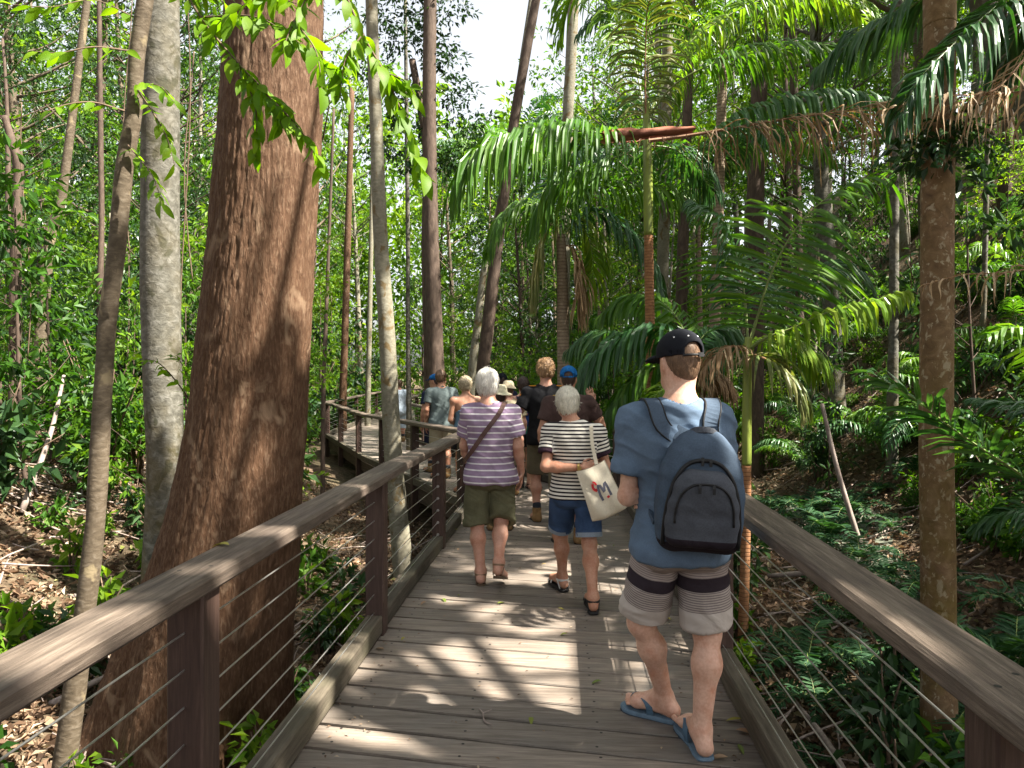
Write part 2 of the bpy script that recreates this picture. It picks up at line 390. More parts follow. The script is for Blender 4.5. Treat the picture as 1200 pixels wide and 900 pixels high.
# ------------------------------------------------------------------ boardwalk
def clip(poly, p, n):                       # keep the side where (q-p).n <= 0
    out = []
    for i in range(len(poly)):
        a, b = poly[i], poly[(i + 1) % len(poly)]; da, db = (a - p).dot(n), (b - p).dot(n)
        if da <= 0: out.append(a)
        if da * db < 0: out.append(a + (b - a) * da / (da - db))
    return out
walk = empty('boardwalk', kind='structure')
PITCH = .207; GAP = .020; HALF = .975
screws = MB(); r_ = random.Random(3)
for si, sg in enumerate(SEG[:3]):
    d = hd(sg['h']); r = np.array([d[1], -d[0]])
    sk = .14 if si == 0 else 0.; pad0 = HALF * (abs(sg['m0']) + sk); pad1 = HALF * (abs(sg['m1']) + sk)   # boards of the first run are laid a little askew
    k = 0; u = -pad0
    while u < sg['L'] + pad1:
        pw = PITCH - GAP
        # corners in (v, u); cut by the mitre lines u = v*m0 and u = L + v*m1
        poly = [np.array(p) for p in ((-HALF, u + HALF * sk), (HALF, u - HALF * sk), (HALF, u + pw - HALF * sk), (-HALF, u + pw + HALF * sk))]
        poly = clip(poly, np.array([0., .004]), np.array([sg['m0'], -1.]))
        poly = clip(poly, np.array([0., sg['L'] - .004]), np.array([-sg['m1'], 1.]))
        if len(poly) >= 3:
            zc = float(deck_z(sg['s0'] + u)); th = .045; ch = .005
            P = np.array(poly); c = P.mean(0); dz = r_.uniform(-.0025, .0015)
            Pi = c + (P - c) * (1 - ch / np.maximum(np.abs(P - c).max(0), .05)); n_ = len(P)
            V = np.array([(*p, -th) for p in P] + [(*p, -ch) for p in P] + [(*p, 0) for p in Pi])
            V -= np.array([0, c[1], 0]); j = np.arange(n_); j2 = (j + 1) % n_
            F = [np.concatenate([np.stack([j + a * n_, j2 + a * n_, j2 + (a + 1) * n_, j + (a + 1) * n_], -1) for a in (0, 1)])]
            F += [np.array([list(2 * n_ + j)]), np.array([list(j[::-1])])]
            wp = sg['c'] + d * c[1]
            obj('plank', mesh_np('plank', V, F, G['deck']), walk, (wp[0], wp[1], zc + dz), -sg['h'] + r_.uniform(-.0012, .0012))
            if k < 58 and si < 2:
                for v in (-.86, -.30, .30, .84):
                    for uu in (.05, .165):
                        q = sg['c'] + d * (u + uu - v * sk + r_.uniform(-.012, .012)) + r * (v + r_.uniform(-.015, .015))
                        aa = np.linspace(0, 2 * PI, 7)[:-1]
                        if (u + uu - v * sg['m0']) > .03 and (u + uu - sg['L'] - v * sg['m1']) < -.03:
                            screws.add(np.array([(q[0] + .0075 * math.cos(t_), q[1] + .0075 * math.sin(t_), zc + .0012) for t_ in aa]), np.array([[0, 1, 2, 3, 4, 5]]))
        u += PITCH; k += 1
screws.build('screw_heads', G['screw'], walk, kind='stuff')
def sec_prism(sg, prof, ua, ub, mitre_a, mitre_b, name, mat, parent, zoff=0., jit=0., step=.9):
    """profile (v, z) swept along a section; ends cut along the mitre"""
    prof = np.array(prof); n_ = len(prof); st = max(2, int(abs(ub - ua) / step) + 2); V = []
    for i in range(st):
        f = i / (st - 1)
        ua_ = ua + (prof[:, 0] * sg['m0'] if mitre_a else prof[:, 0] * 0); ub_ = ub + (prof[:, 0] * sg['m1'] if mitre_b else prof[:, 0] * 0)
        U = ua_ + (ub_ - ua_) * f
        zz = deck_z(sg['s0'] + U)
        V.append(np.stack([prof[:, 0], U, prof[:, 1] + zz + zoff], -1))
    V = np.concatenate(V)
    j = np.arange(n_); j2 = (j + 1) % n_
    F = [np.concatenate([np.stack([j + a * n_, j2 + a * n_, j2 + (a + 1) * n_, j + (a + 1) * n_], -1) for a in range(st - 1)])[:, ::-1]]
    F += [np.array([list(j)]), np.array([list((st - 1) * n_ + j[::-1])])]
    um = (ua + ub) / 2; V[:, 1] -= um
    d = hd(sg['h']); wp = sg['c'] + d * um
    return obj(name, mesh_np(name, V, F, mat), parent, (wp[0], wp[1], 0), -sg['h'])
def rect(v0, v1, z0, z1, b=.008):
    return [(v0 + b, z0), (v1 - b, z0), (v1, z0 + b), (v1, z1 - b), (v1 - b, z1), (v0 + b, z1), (v0, z1 - b), (v0, z0 + b)]
# joists and support posts under the deck
for si, sg in enumerate(SEG[:3]):
    for v in (-.93, 0, .93):
        sec_prism(sg, rect(v - .04, v + .04, -.26, -.05), 0, sg['L'], 1, 1, 'bearer', G['bearer'], walk)
    for u in np.arange(1.2, sg['L'], 2.3):
        for v in (-.86, .86):
            p = seg_pt(sg, v, u); gzz = gz(p[0], p[1]) - .3
            mb = MB(); mb.box((0, 0, (gzz - .27 + p[2]) / 2 * 0), (.06, .06, (p[2] - .265 - gzz) / 2), bev=.008)
            mb.build('support_post', G['bearer'], walk, loc=(p[0], p[1], (p[2] - .265 + gzz) / 2), rz=-sg['h'])

# ------------------------------------------------------------------ railings
POST_US = {(-1, 0): [2.14, 4.36, 6.66, 8.66], (1, 0): [1.46, 3.97, 6.45, 9.1]}
CAB_Z = [.14 + .113 * i for i in range(7)]
def railing(side, label):
    root = empty('railing', label=label, cat='railing', group='timber railings of the boardwalk')
    for si, sg in enumerate(SEG[:4] if True else []):
        off = side * W2
        ustart = 0 if si == 0 else 0 + off * sg['m0']; uend = sg['L'] + off * sg['m1']
        if si == 0: us_ = [u + 3.0 for u in POST_US[(side, 0)]]
        else:
            n_ = max(2, round((uend - ustart - .3) / 2.35) + 1); us_ = list(np.linspace(ustart + .22, uend - .2, n_))
        # handrail boards, about two bays each
        cuts = [0.0] + ([us_[1] + .01, us_[2] + 1.2] if si == 0 else [sg['L'] * .48]) + [sg['L']]
        if side < 0 and si == 0: cuts = [0, us_[1] + 1.35, sg['L']]
        prof = rect(off - .083, off + .083, .94, 1.0, .012)
        for i in range(len(cuts) - 1):
            sec_prism(sg, prof, cuts[i] + (.0015 if i else 0), cuts[i + 1] - .0015, i == 0 and si > 0, i == len(cuts) - 2, 'handrail', G['rail'], root)
        o2 = off + side * .005
        kb = [0.0 if si == 0 else ustart] + us_ + [uend]
        for i in range(len(kb) - 1):
            a = kb[i] + (.062 if i else 0.02); b = kb[i + 1] - (.062 if i < len(kb) - 2 else .02)
            if b - a > .1:
                sec_prism(sg, rect(o2 - .05, o2 + .05, .012, .125, .008), a, b, 0, 0, 'kerb', G['kerb'], root)
        for u in us_:
            p = seg_pt(sg, o2, u); mb = MB()
            mb.box((0, 0, -.19), (.057, .057, .565 + .19 - .003), bev=.006)
            po = mb.build('post', G['post'], root, loc=(p[0], p[1], p[2] + .565 - .19 + .0), rz=-sg['h'])
            po.location.z = p[2] + .375 + .0 - .0
            if si == 0 and 5 < u < 12.5:
                bl = MB()
                for cz in CAB_Z:
                    bl.tube([(0, -.0575, cz - .375), (0, -.066, cz - .375)], .014, 10)
                bl.build('bolts', G['bolt'], po, kind='stuff') if False else None
                for cz in CAB_Z:
                    b_ = MB(); b_.tube([(0, -.0572, 0), (0, -.064, 0)], .013, 10).tube([(0, -.064, 0), (0, -.071, 0)], .007, 6)
                    if abs(u - us_[2]) < .01 and side < 0: b_.build('bolt', G['bolt'], po, loc=(0, 0, cz - .375))
        sh_ = MB()
        for u in us_:
            for dv_, du_ in ((-.035, -.03), (.035, .03)):
                p = seg_pt(sg, off + dv_, u + du_, 1.0005); aa = np.linspace(0, 2 * PI, 9)[:-1]; sh_.add(np.array([(p[0] + .0075 * math.cos(t_), p[1] + .0075 * math.sin(t_), p[2]) for t_ in aa]), np.array([list(range(8))]))
        sh_.build('screw_heads', G['screw'], root, kind='stuff')
        for cz in CAB_Z:
            st = max(2, int((uend - ustart) / .8)); pts = []
            for uu in np.linspace(ustart, uend, st): pts.append(seg_pt(sg, o2, uu, cz))
            V, F = tube(pts, .0032, 5, False); obj('cable', mesh_np('cable', V, F, G['cable'], smooth=True), root)
    return root
railing(-1, 'timber and cable railing left of the boardwalk, before the massive red trunk')
railing(1, 'timber and cable railing right of the boardwalk, beside the backpack wearer')

# ------------------------------------------------------------------ fallen leaves on the deck
def leaf_v(L=1., W=.38, curl=.12, fold=.12, n=4):
    V = []; F = []
    for i in range(n + 1):
        f = i / n; wd = W * .5 * math.sin(PI * min(1, f * .98 + .02)) ** .8 * (1 - .25 * f) if 0 < i < n else .004
        z = -curl * (f - .2) ** 2
        V += [(-wd, f * L, z + fold * wd), (0, f * L, z), (wd, f * L, z + fold * wd)]
    for i in range(n):
        a = i * 3; F += [(a, a + 1, a + 4, a + 3), (a + 1, a + 2, a + 5, a + 4)]
    return np.array(V), np.array(F)
LEAFM = []
for i in range(4):
    V, F = leaf_v(1, .36 + .06 * i, .18 + .1 * i, .25 + .2 * (i % 2), 5)
    LEAFM.append(mesh_np('fallen_leaf', V, F, G['fallen'], rnd=np.full(len(V), .5)))
k = 0
spots = [(583, 709, .09), (500, 707, .07), (519, 703, .06), (413, 747, .06), (450, 763, .08), (475, 749, .05), (705, 800, .06), (760, 713, .06), (537, 646, .07), (515, 683, .06), (787, 728, .08), (797, 733, .09), (870, 845, .08), (862, 858, .1),
         (853, 890, .08), (622, 843, .05), (654, 714, .05), (700, 640, .06), (640, 662, .05), (725, 605, .06), (533, 622, .06), (720, 640, .05), (537, 700, .05), (665, 745, .05), (865, 875, .07)]
for X, Y, L_ in spots:
    d = FPX * CAM_H / (Y - 440); p = px(X, Y, d)
    o = obj('fallen_leaf', LEAFM[k % 4], None, (p[0], p[1], .012), r_.uniform(0, 6.28), label='dead leaf lying flat on the boardwalk planks', cat='leaf', group='leaves fallen on the boardwalk')
    o.scale = (L_,) * 3; o.rotation_euler[0] = r_.uniform(-.1, .15); k += 1
g = np.random.default_rng(44); m = 260; dd = 2.6 + 7 * g.random(m) ** 1.5; vv = np.where(g.random(m) < .55, np.sign(g.normal(size=m)) * g.uniform(.72, .95, m), g.uniform(-.9, .9, m)); P_ = np.array([[*(D1 * a_ + R1 * (b_ - .125)), .006] for a_, b_ in zip(dd, vv)]); an_ = g.random(m) * 6.28; l_ = g.uniform(.008, .03, m); S_ = np.stack([-np.sin(an_), np.cos(an_), an_ * 0], -1); T_ = np.stack([np.cos(an_), np.sin(an_), an_ * 0], -1)
V = np.stack([P_, P_ + T_ * l_[:, None] * .5 + S_ * l_[:, None] * .2 + [0, 0, .003], P_ + T_ * l_[:, None], P_ + T_ * l_[:, None] * .5 - S_ * l_[:, None] * .2 + [0, 0, .003]], 1); i4 = np.arange(m)[:, None] * 4
obj('leaf_crumbs', mesh_np('leaf_crumbs', V.reshape(-1, 3), i4 + np.array([[0, 3, 2, 1]]), G['litter'], rnd=np.repeat(g.random(m), 4)), kind='stuff')
tw = MB(); p = px(561, 838, 3.34)
tw.tube(cat([(0, 0, .006), (.02, -.05, .012), (.03, -.12, .008), (.07, -.16, .01)], 8), [.004] * 6 + [.003, .002], 5)
tw.tube([(.02, -.05, .012), (.06, -.03, .02)], .0025, 5)
tw.build('twig', G['pole'], loc=(p[0], p[1] + .05, 0), label='small pale twig lying on the planks in the sun patch', cat='twig')
# leaf on the handrail
p = px(254, 657, 1.9)
o = obj('fallen_leaf', LEAFM[1], None, seg_pt(SEG[0], -1.03, 5.42, 1.006), 1.2, label='narrow yellow leaf lying on the left handrail', cat='leaf'); o.scale = (.075,) * 3
# gaps in the crowns: the sun reaches these spots (point, radius)
HOLES = [(px(700, 650, 6.3), .14), (px(660, 630, 7), .18), (px(480, 770, 4.0), .12), (px(545, 690, 5.3), .12), (px(720, 690, 5.3), .12), (px(1010, 700, 2.0), .13), (px(940, 640, 2.6), .12), (px(40, 780, 1.55), .14), (px(420, 575, 3.8), .12), (px(500, 525, 6), .14), (px(640, 785, 3.85), .50), (px(590, 775, 3.95), .42), (px(690, 720, 4.7), .16), (px(540, 800, 3.7), .2), (px(560, 835, 3.35), .36), (px(520, 870, 3.1), .36), (px(470, 875, 3.05), .32), (px(690, 760, 4.1), .26), (px(690, 860, 3.15), .2), (px(730, 880, 3.0), .12), (px(352, 130, 4.4), .34), (px(352, 215, 4.4), .28), (px(350, 40, 4.4), .38), (px(335, 310, 4.35), .16), (px(270, 520, 4.3), .07),
         (px(205, 200, 6.3), .35), (px(200, 300, 6.3), .3), (px(625, 570, 10), .7), (px(600, 545, 12), .8), (px(640, 600, 8.4), .35), (px(665, 700, 5.2), .15), (px(450, 520, 15), 1.0), (px(1080, 740, 1.7), .16), (px(1120, 790, 1.55), .15), (px(1000, 690, 2.1), .12), (px(110, 720, 1.8), .14), (px(250, 680, 2.2), .13), (px(330, 640, 2.8), .12), (px(640, 430, 8.2), .13), (px(604, 470, 5.5), .12), (px(425, 470, 17), .8),
         (px(60, 560, 7.5), 1.1), (px(20, 650, 6), .9), (px(130, 520, 8.5), 1.0), (px(50, 850, 4.3), .6), (px(110, 700, 5.5), .6), (px(390, 700, 5.5), .45), (px(1150, 330, 15), 1.6), (px(1100, 420, 12), 1.7), (px(980, 470, 11), 1.3), (px(960, 585, 10), .5), (px(330, 850, 4.0), .25), (px(600, 210, 7.3), 1.2), (px(680, 190, 7.6), 1.0), (px(940, 320, 5.9), 1.2), (px(720, 400, 7.6), .7), (px(1120, 500, 3.8), .4), (px(1110, 90, 4.0), .4), (px(1180, 610, 5), .5), (px(900, 400, 6.1), .45), (px(1000, 380, 5.8), .5), (px(760, 60, 7.9), 1.2), (px(850, 40, 8.3), 1.1), (px(950, 60, 8), .6), (px(900, 140, 7.5), .5), (px(670, 300, 12), 1.3), (px(1000, 330, 18), 1.2), (px(720, 480, 7), .4), (px(300, 70, 2.7), .75), (px(360, 40, 2.6), .5), (px(450, 130, 2.6), .5), (px(100, 60, 3.7), .5), (px(1150, 420, 9), .6), (px(530, 700, 5.1), .15), (px(610, 655, 6.2), .2), (px(375, 830, 3.45), .2)]
def sun_gap(cw):
    """leaf centres that stay when the gaps are open"""
    keep = np.ones(len(cw), bool)
    for P, r in HOLES:
        q = cw - P; t_ = q @ SUN; pd = np.linalg.norm(q - t_[:, None] * SUN, axis=1)
        keep &= ~((t_ > .25) & (pd < r * (1 + .6 * (fbm(cw * 2.5, 2, 5) - .5))))
    return keep
# ------------------------------------------------------------------ foliage builders
def leaf_quads(P, T, N, L, W, fold=.22, droop=.12):
    """folded four-point leaves; arrays P base, T along, N normal, L, W"""
    T = nrm(T); S = nrm(np.cross(T, N)); N = np.cross(S, T); L = L[:, None]; W = W[:, None]
    V = np.stack([P, P + T * L * .45 + S * W * .5 + N * W * fold, P + T * L - N * L * droop, P + T * L * .45 - S * W * .5 + N * W * fold], 1)
    i = np.arange(len(P))[:, None] * 4
    return V.reshape(-1, 3), np.concatenate([i + np.array([[0, 1, 2]]), i + np.array([[0, 2, 3]])], 0)
def cloud(g, C, R, n, L, W=.42, down=.25):
    """leaves clustered in flattened balls: C centres, R radii, n leaves per clump"""
    k = len(C); idx = np.repeat(np.arange(k), n); m = len(idx)
    per = 7; ns = max(1, n // per)                       # leaves sit in tufts on twig ends
    qs = nrm(g.normal(size=(k, ns, 3))) * (g.random((k, ns)) ** .45)[..., None]; si = np.tile(np.arange(n) % ns, k)
    q0 = qs[idx, si]; of = g.normal(size=(m, 3)); q = q0 * 1.; P = C[idx] + q0 * np.array([1, 1, .55]) * R[idx][:, None] + of * np.array([1, 1, .6]) * L * .38
    T = nrm(nrm(of) + q0 * .7 + g.normal(size=(m, 3)) * .3 + np.array([0, 0, -down]))
    N = nrm(np.array([0, 0, 1.]) + g.normal(size=(m, 3)) * .55)
    l = L * g.uniform(.6, 1.3, m)
    V, F = leaf_quads(P, T, N, l, l * W * g.uniform(.8, 1.2, m))
    clump = g.random(k)[idx] * .5
    return V, F, np.repeat(np.clip(g.random(m) * .6 + clump - .05, 0, 1), 4)
def trunk_pts(g, h, lean=.04, wob=.05, n=14):
    z = np.linspace(-.3, h, n); a = g.random() * 6.28
    x = lean * z * math.cos(a) + wob * np.sin(z * .8 + a) * (z > 0); y = lean * z * math.sin(a) + wob * np.cos(z * .6 + a * 2) * (z > 0)
    return np.stack([x - x[1], y - y[1], z], -1)
def tree_meshes(seed, h, r, cz, cr, nclump, nleaf, leafL, leafm, barkm, low=0., flat=1., forks=1):
    """trunk + limbs mesh and crown mesh; crown from height cz up to h, horizontal radius cr"""
    g = np.random.default_rng(seed); tp = trunk_pts(g, h * .93); mb = MB()
    rad = r * (1 - .75 * np.linspace(0, 1, len(tp)) ** 1.1); rad[0] *= 1.35; rad[1] *= 1.15
    mb.tube(tp, rad, 10)
    C = []; R = []
    for i in range(nclump):
        f = ((i + g.random()) / nclump); z = cz + (h - cz) * f
        prof = math.sin(PI * min(.98, .12 + .8 * f)) ** .7
        a = i * 2.4 + g.normal() * .5; rr = cr * prof * math.sqrt(g.random()) * 1.05
        ax = np.array([np.interp(z, tp[:, 2], tp[:, k]) for k in (0, 1)])
        c = np.array([ax[0] + rr * math.cos(a), ax[1] + rr * math.sin(a), z])
        C.append(c); R.append(cr * g.uniform(.2, .42) * flat)
        z0 = max(cz * .8, z - rr * g.uniform(.5, .9)); z0 = min(z0, tp[-1, 2])
        b = np.array([np.interp(z0, tp[:, 2], tp[:, 0]), np.interp(z0, tp[:, 2], tp[:, 1]), z0])
        mid = (b + c) / 2 + np.array([0, 0, -.06 * rr]) + g.normal(size=3) * .05 * rr
        r0 = np.interp(z0, tp[:, 2], rad) * .4
        mb.tube(cat([b, mid, c], 6), np.linspace(r0, r0 * .25, 6), 5)
    V, F, rn = cloud(g, np.array(C), np.array(R), nleaf, leafL)
    return mb.mesh('trunk', [barkm], True), mesh_np('crown', V, F, leafm, rnd=rn)
def shrub_meshes(seed, h, cr, nst, nleaf, leafL, leafm, W=.42):
    g = np.random.default_rng(seed); mb = MB(); C = []; R = []
    for i in range(nst):
        a = g.random() * 6.28; b = np.array([.05 * math.cos(a), .05 * math.sin(a), -.1])
        rr = cr * g.uniform(.2, 1); hh = h * g.uniform(.45, 1)
        c = np.array([rr * math.cos(a), rr * math.sin(a), hh])
        pts = cat([b, np.array([.35 * c[0], .35 * c[1], hh * .55]), c], 6); mb.tube(pts, np.linspace(.012 + .006 * h, .004, 6), 5)
        for f in (.45, .7, .95): 
            C.append(pts[int(f * 5)] + g.normal(size=3) * .06 * cr); R.append(cr * g.uniform(.22, .42))
    V, F, rn = cloud(g, np.array(C), np.array(R), nleaf, leafL, W)
    return mb.mesh('stem', [G['twig']], True), mesh_np('foliage', V, F, leafm, rnd=rn)
def frond_mesh(ctrl, n=46, ll=.5, lw=.034, hang=.45, mats=None, seed=0, rr=.013, start=.16, fwd=.4, lift=.15, nst=5, side0=None, curl=0., ragged=0., prof=None, only=None, sweep=.75):
    g = np.random.default_rng(seed); S = cat(ctrl, 36); T = nrm(np.gradient(S, axis=0)); cum = np.concatenate([[0], np.cumsum(np.linalg.norm(np.diff(S, axis=0), axis=1))]); cum /= cum[-1]
    V0, F0 = tube(S, rr * (1 - .85 * cum), 6, True)
    Vs, Fs, mi, rn = [V0], [f for f in F0], [np.ones(sum(len(f) for f in F0))], [np.full(len(V0), .5)]; base = len(V0)
    for sd in (1, -1):
        if only and sd != only: continue
        t = np.linspace(start, .995, n) + g.normal(size=n) * .25 / n; t = np.clip(t, start, 1)
        if ragged: t = t[g.random(n) > ragged]
        m = len(t)
        p = np.stack([np.interp(t, cum, S[:, k]) for k in range(3)], -1); tt = nrm(np.stack([np.interp(t, cum, T[:, k]) for k in range(3)], -1))
        up = np.tile(np.array([0, 0, 1.]), (m, 1)) if side0 is None else None
        sv = nrm(np.cross(tt, up)) if side0 is None else nrm(np.tile(np.asarray(side0, float), (m, 1)) - tt * (tt @ np.asarray(side0, float))[:, None])
        if side0 is not None: wb = np.clip(np.abs(tt @ nrm(side0)) * 1.3 - .35, 0, 1)[:, None]; sv = nrm(sv * (1 - wb) + nrm(np.cross(tt, np.array([0, 0, 1.])) + 1e-6) * wb)
        uv = np.cross(sv, tt)
        u = (t - start) / (1 - start); lp = (np.sin(PI * np.clip(.16 + .78 * u, 0, 1)) ** .65) if prof is None else np.interp(u, *prof)
        L = ll * lp * g.uniform(.88, 1.1, m); a = fwd + sweep * u + g.normal(size=m) * .06
        dv = nrm(sv * sd * np.cos(a)[:, None] + tt * np.sin(a)[:, None] + uv * (lift + g.normal(size=m) * .12)[:, None])
        pos = p.copy(); st = []; wid = [.35, 1, .95, .7, .02] if nst == 5 else list(np.sin(np.linspace(.35, PI, nst)))
        tw = g.normal(size=m) * .35
        for k in range(nst):
            wv = nrm(tt - dv * (tt * dv).sum(1)[:, None]); nv = np.cross(dv, wv); wv = nrm(wv + nv * tw[:, None]); nv = np.cross(dv, wv)
            wd = (lw * wid[k] * (.6 + .4 * lp))[:, None]
            st += [pos - wv * wd * .5, pos + nv * wd * .16, pos + wv * wd * .5]
            pos = pos + dv * (L / (nst - 1))[:, None]
            dv = nrm(dv + np.array([0, 0, -1.]) * (hang * (1 + .5 * k) * g.uniform(.6, 1.3, m))[:, None] + (g.normal(size=(m, 3)) * curl if curl else 0))
        Q = np.stack(st, 1).reshape(-1, 3); b = base + np.arange(m)[:, None] * (3 * nst)
        for k in range(nst - 1):
            o = k * 3; Fs += [b + np.array([[o, o + 1, o + 4, o + 3]]), b + np.array([[o + 1, o + 2, o + 5, o + 4]])]; mi.append(np.zeros(2 * m))
        Vs.append(Q); rn.append(np.repeat(g.random(m) * .8 + .1, 3 * nst)); base += len(Q)
    F3 = [f for f in Fs if f.shape[1] == 3]; F4 = [f for f in Fs if f.shape[1] == 4]
    # material order must follow face order
    order = F4 + F3; n0 = [len(f) for f in F0]
    midx = []
    for f in order:
        midx.append(np.ones(len(f)) if any(f is q for q in F0) else np.zeros(len(f)))
    return mesh_np('frond', np.concatenate(Vs), order, mats or [G['palm'], G['rachis']], np.concatenate(midx), np.concatenate(rn))
def arch(L, elev, droop, az=0):
    """rachis control points leaving the origin at an elevation and drooping"""
    pts = []; p = np.zeros(3); e = elev
    for i in range(6):
        pts.append(p.copy()); p = p + np.array([math.cos(e) * math.cos(az), math.cos(e) * math.sin(az), math.sin(e)]) * L / 5; e -= droop / 5 * (1 + .25 * i)
    return np.array(pts)

# ------------------------------------------------------------------ hero trunks
def trunk_obj(ctrl, d, mat, label, cat_, base_d=None, n=40, seg=18, bump=.05, freq=2.5, parent=None, name='tree', group=None, top=None, wmul=1.):
    """ctrl: (X, Y, width px) from top to bottom at depth d (list or number)"""
    ds = d if isinstance(d, (list, tuple)) else [d] * len(ctrl)
    P = np.array([px(X, Y, q) for (X, Y, w_), q in zip(ctrl, ds)])[::-1]; Rr = np.array([w_ / 2 / FPX * q * wmul for (X, Y, w_), q in zip(ctrl, ds)])[::-1]
    if top:
        dv = nrm(P[-1] - P[-2]); P = np.vstack([P, P[-1] + dv * top]); Rr = np.append(Rr, Rr[-1] * .75)
    base = np.array([P[0][0], P[0][1], gz(P[0][0], P[0][1])])
    if P[0][2] > base[2] + .05:
        dv = nrm(P[0] - P[1]) * .3 + np.array([0, 0, -1.]); dv = dv / -dv[2]
        q = P[0] + dv * (P[0][2] - base[2] + .25); base = np.array([q[0], q[1], base[2]])
        P = np.vstack([q, P]); Rr = np.insert(Rr, 0, Rr[0] * 1.15)
    S = cat(np.column_stack([P, Rr]), n); V, F = tube(S[:, :3], S[:, 3], seg)
    c = np.repeat(S[:, :3], seg, 0); m = len(c); rr = np.repeat(S[:, 3], seg)
    off = (fbm(np.column_stack([V[:m, 0] * freq * 2, V[:m, 1] * freq * 2, V[:m, 2] * freq]), 3, 5) - .5) * 2 * bump
    V[:m] = V[:m] + (V[:m] - c) * off[:, None]
    o = empty(name, base, label=label, cat=cat_, group=group)
    obj('trunk', mesh_np('trunk', V - base, F, mat, smooth=True), o)
    return o, S[:, :3] - base, S[:, 3]
def add_crown(o, C, R, n, L, mat, seed=1, hole=None, W=.42):
    g = np.random.default_rng(seed); V, F, rn = cloud(g, np.asarray(C, float), np.asarray(R, float), n, L, W)
    Vw = V.reshape(-1, 4, 3); kp = sun_gap(Vw.mean(1) + np.array(o.location)); V = Vw[kp].reshape(-1, 3); rn = rn.reshape(-1, 4)[kp].ravel(); i4 = np.arange(kp.sum())[:, None] * 4; F = np.concatenate([i4 + np.array([[0, 1, 2]]), i4 + np.array([[0, 2, 3]])])
    return obj('crown', mesh_np('crown', V, F, mat, rnd=rn), o)

# the big red brown trunk with real fissured bark
def big_trunk():
    d = 4.75
    L = [(268, -330), (268, -60), (264, 60), (256, 180), (247, 300), (232, 430), (217, 530), (200, 610), (178, 680), (153, 750), (131, 820), (110, 880)]
    Rt = [362, 376, 377, 373, 366, 360, 355, 350, 344, 335, 331, 335]
    cx = np.array([(a[0] + b) / 2 for a, b in zip(L, Rt)]); wd = np.array([b - a[0] for a, b in zip(L, Rt)]); yy = np.array([a[1] for a in L])
    P = np.array([px(x, y, d) for x, y in zip(cx, yy)])[::-1]; rad = (wd / 2 / FPX * d)[::-1]
    base = np.array([P[1][0], P[1][1], gz(P[1][0], P[1][1])])
    n, seg = 420, 240
    S = cat(np.column_stack([P, rad]), n); a = np.linspace(0, 2 * PI, seg, endpoint=False)
    A, I = np.meshgrid(a, np.arange(n)); z = S[:, 2][I]; r = S[:, 3][I]
    # buttress lobes near the foot
    ft = np.clip((.9 - z) / 1.9, 0, 1) ** 1.5
    r = r * (1 + ft * (.14 * np.sin(A * 4 + .8) + .08 * np.sin(A * 7 + 2)))
    ca, sa = np.cos(A) * 1.0, np.sin(A)
    q = np.stack([ca * 8.5 + .0, sa * 8.5, z * 2.2], -1); wp = fbm(np.stack([ca * 3, sa * 3, z * 3], -1), 3, 2)
    n1 = 1 - np.abs(2 * fbm(q + wp[..., None] * 1.5, 4, 11) - 1) * 2.2
    n2 = fbm(np.stack([ca * 34, sa * 34, z * 8], -1), 3, 17)
    flake = np.clip((fbm(np.stack([ca * 30, sa * 30, z * 13], -1), 2, 23) - .5) * 10, -.5, .5)
    r = r + .030 * (fbm(np.stack([ca * 2, sa * 2, z * 1.5], -1), 3, 41) - .5) + .005 * (.5 - n1) + .009 * (n2 - .5) + .0055 * flake
    V = np.stack([S[:, 0][I] + r * ca, S[:, 1][I] + r * sa, z], -1).reshape(-1, 3) - base
    j = np.arange(seg); i = np.arange(n - 1)[:, None] * seg
    F = np.stack([i + j, i + (j + 1) % seg, i + seg + (j + 1) % seg, i + seg + j], -1).reshape(-1, 4)
    o = empty('tree', base, label='massive tree with a thick red brown fissured trunk right behind the left railing', cat='tree')
    obj('trunk', mesh_np('trunk', V, F, G['bark_red'], smooth=True), o)
    tp = S[-1, :3] - base
    mb = MB()
    for k, (dx, dy, dz) in enumerate([(-.6, 2.2, 3.2), (-2.2, 1.0, 3.4), (-1.4, -1.6, 3.0), (.2, .3, 4.2)]):
        mb.tube(cat([tp + np.array([0, 0, -.5]), tp + np.array([dx * .4, dy * .4, dz * .5]), tp + np.array([dx, dy, dz])], 10), np.linspace(.3, .08, 10), 10)
    mb.build('limb', [G['bark_red']], o, smooth=True)
    g = np.random.default_rng(5); C = tp + g.normal(size=(26, 3)) * np.array([1.9, 1.6, .8]) + np.array([-.6, .6, 3.4])
    add_crown(o, C, g.uniform(.6, 1.1, 26), 90, .13, G['leaf_mid'], 4)
    return o
big_trunk()
T_grey, sp_grey, _ = trunk_obj([(189, -60, 38), (189, 60, 40), (188, 180, 42), (188, 330, 43), (191, 450, 42), (194, 560, 42), (190, 700, 48)], 6.4, G['bark_grey'], 'straight grey lichen covered trunk standing just left of the massive red trunk', 'tree', top=6, seg=28, n=70, bump=.05)
T_thin, sp_thin, _ = trunk_obj([(178, -70, 17), (170, 0, 18), (160, 70, 17), (157, 130, 18), (146, 195, 19), (137, 290, 19), (127, 370, 20), (121, 450, 20), (115, 560, 21), (109, 640, 22), (98, 730, 23), (82, 850, 25), (76, 905, 27)], 4.0, G['bark_brown'], 'crooked thin brown sapling nearest the camera on the left', 'tree', top=2.5, seg=16, n=90, bump=.10, freq=5)
T_mid, sp_mid, _ = trunk_obj([(434, -60, 14), (437, 60, 14), (441, 150, 15), (446, 280, 17), (454, 400, 19), (460, 520, 21), (470, 640, 23), (474, 690, 25)], 8.5, G['bark_pale'], 'slim pale leaning trunk just outside the left handrail, in front of the far platform', 'tree', top=5, seg=18, n=60)
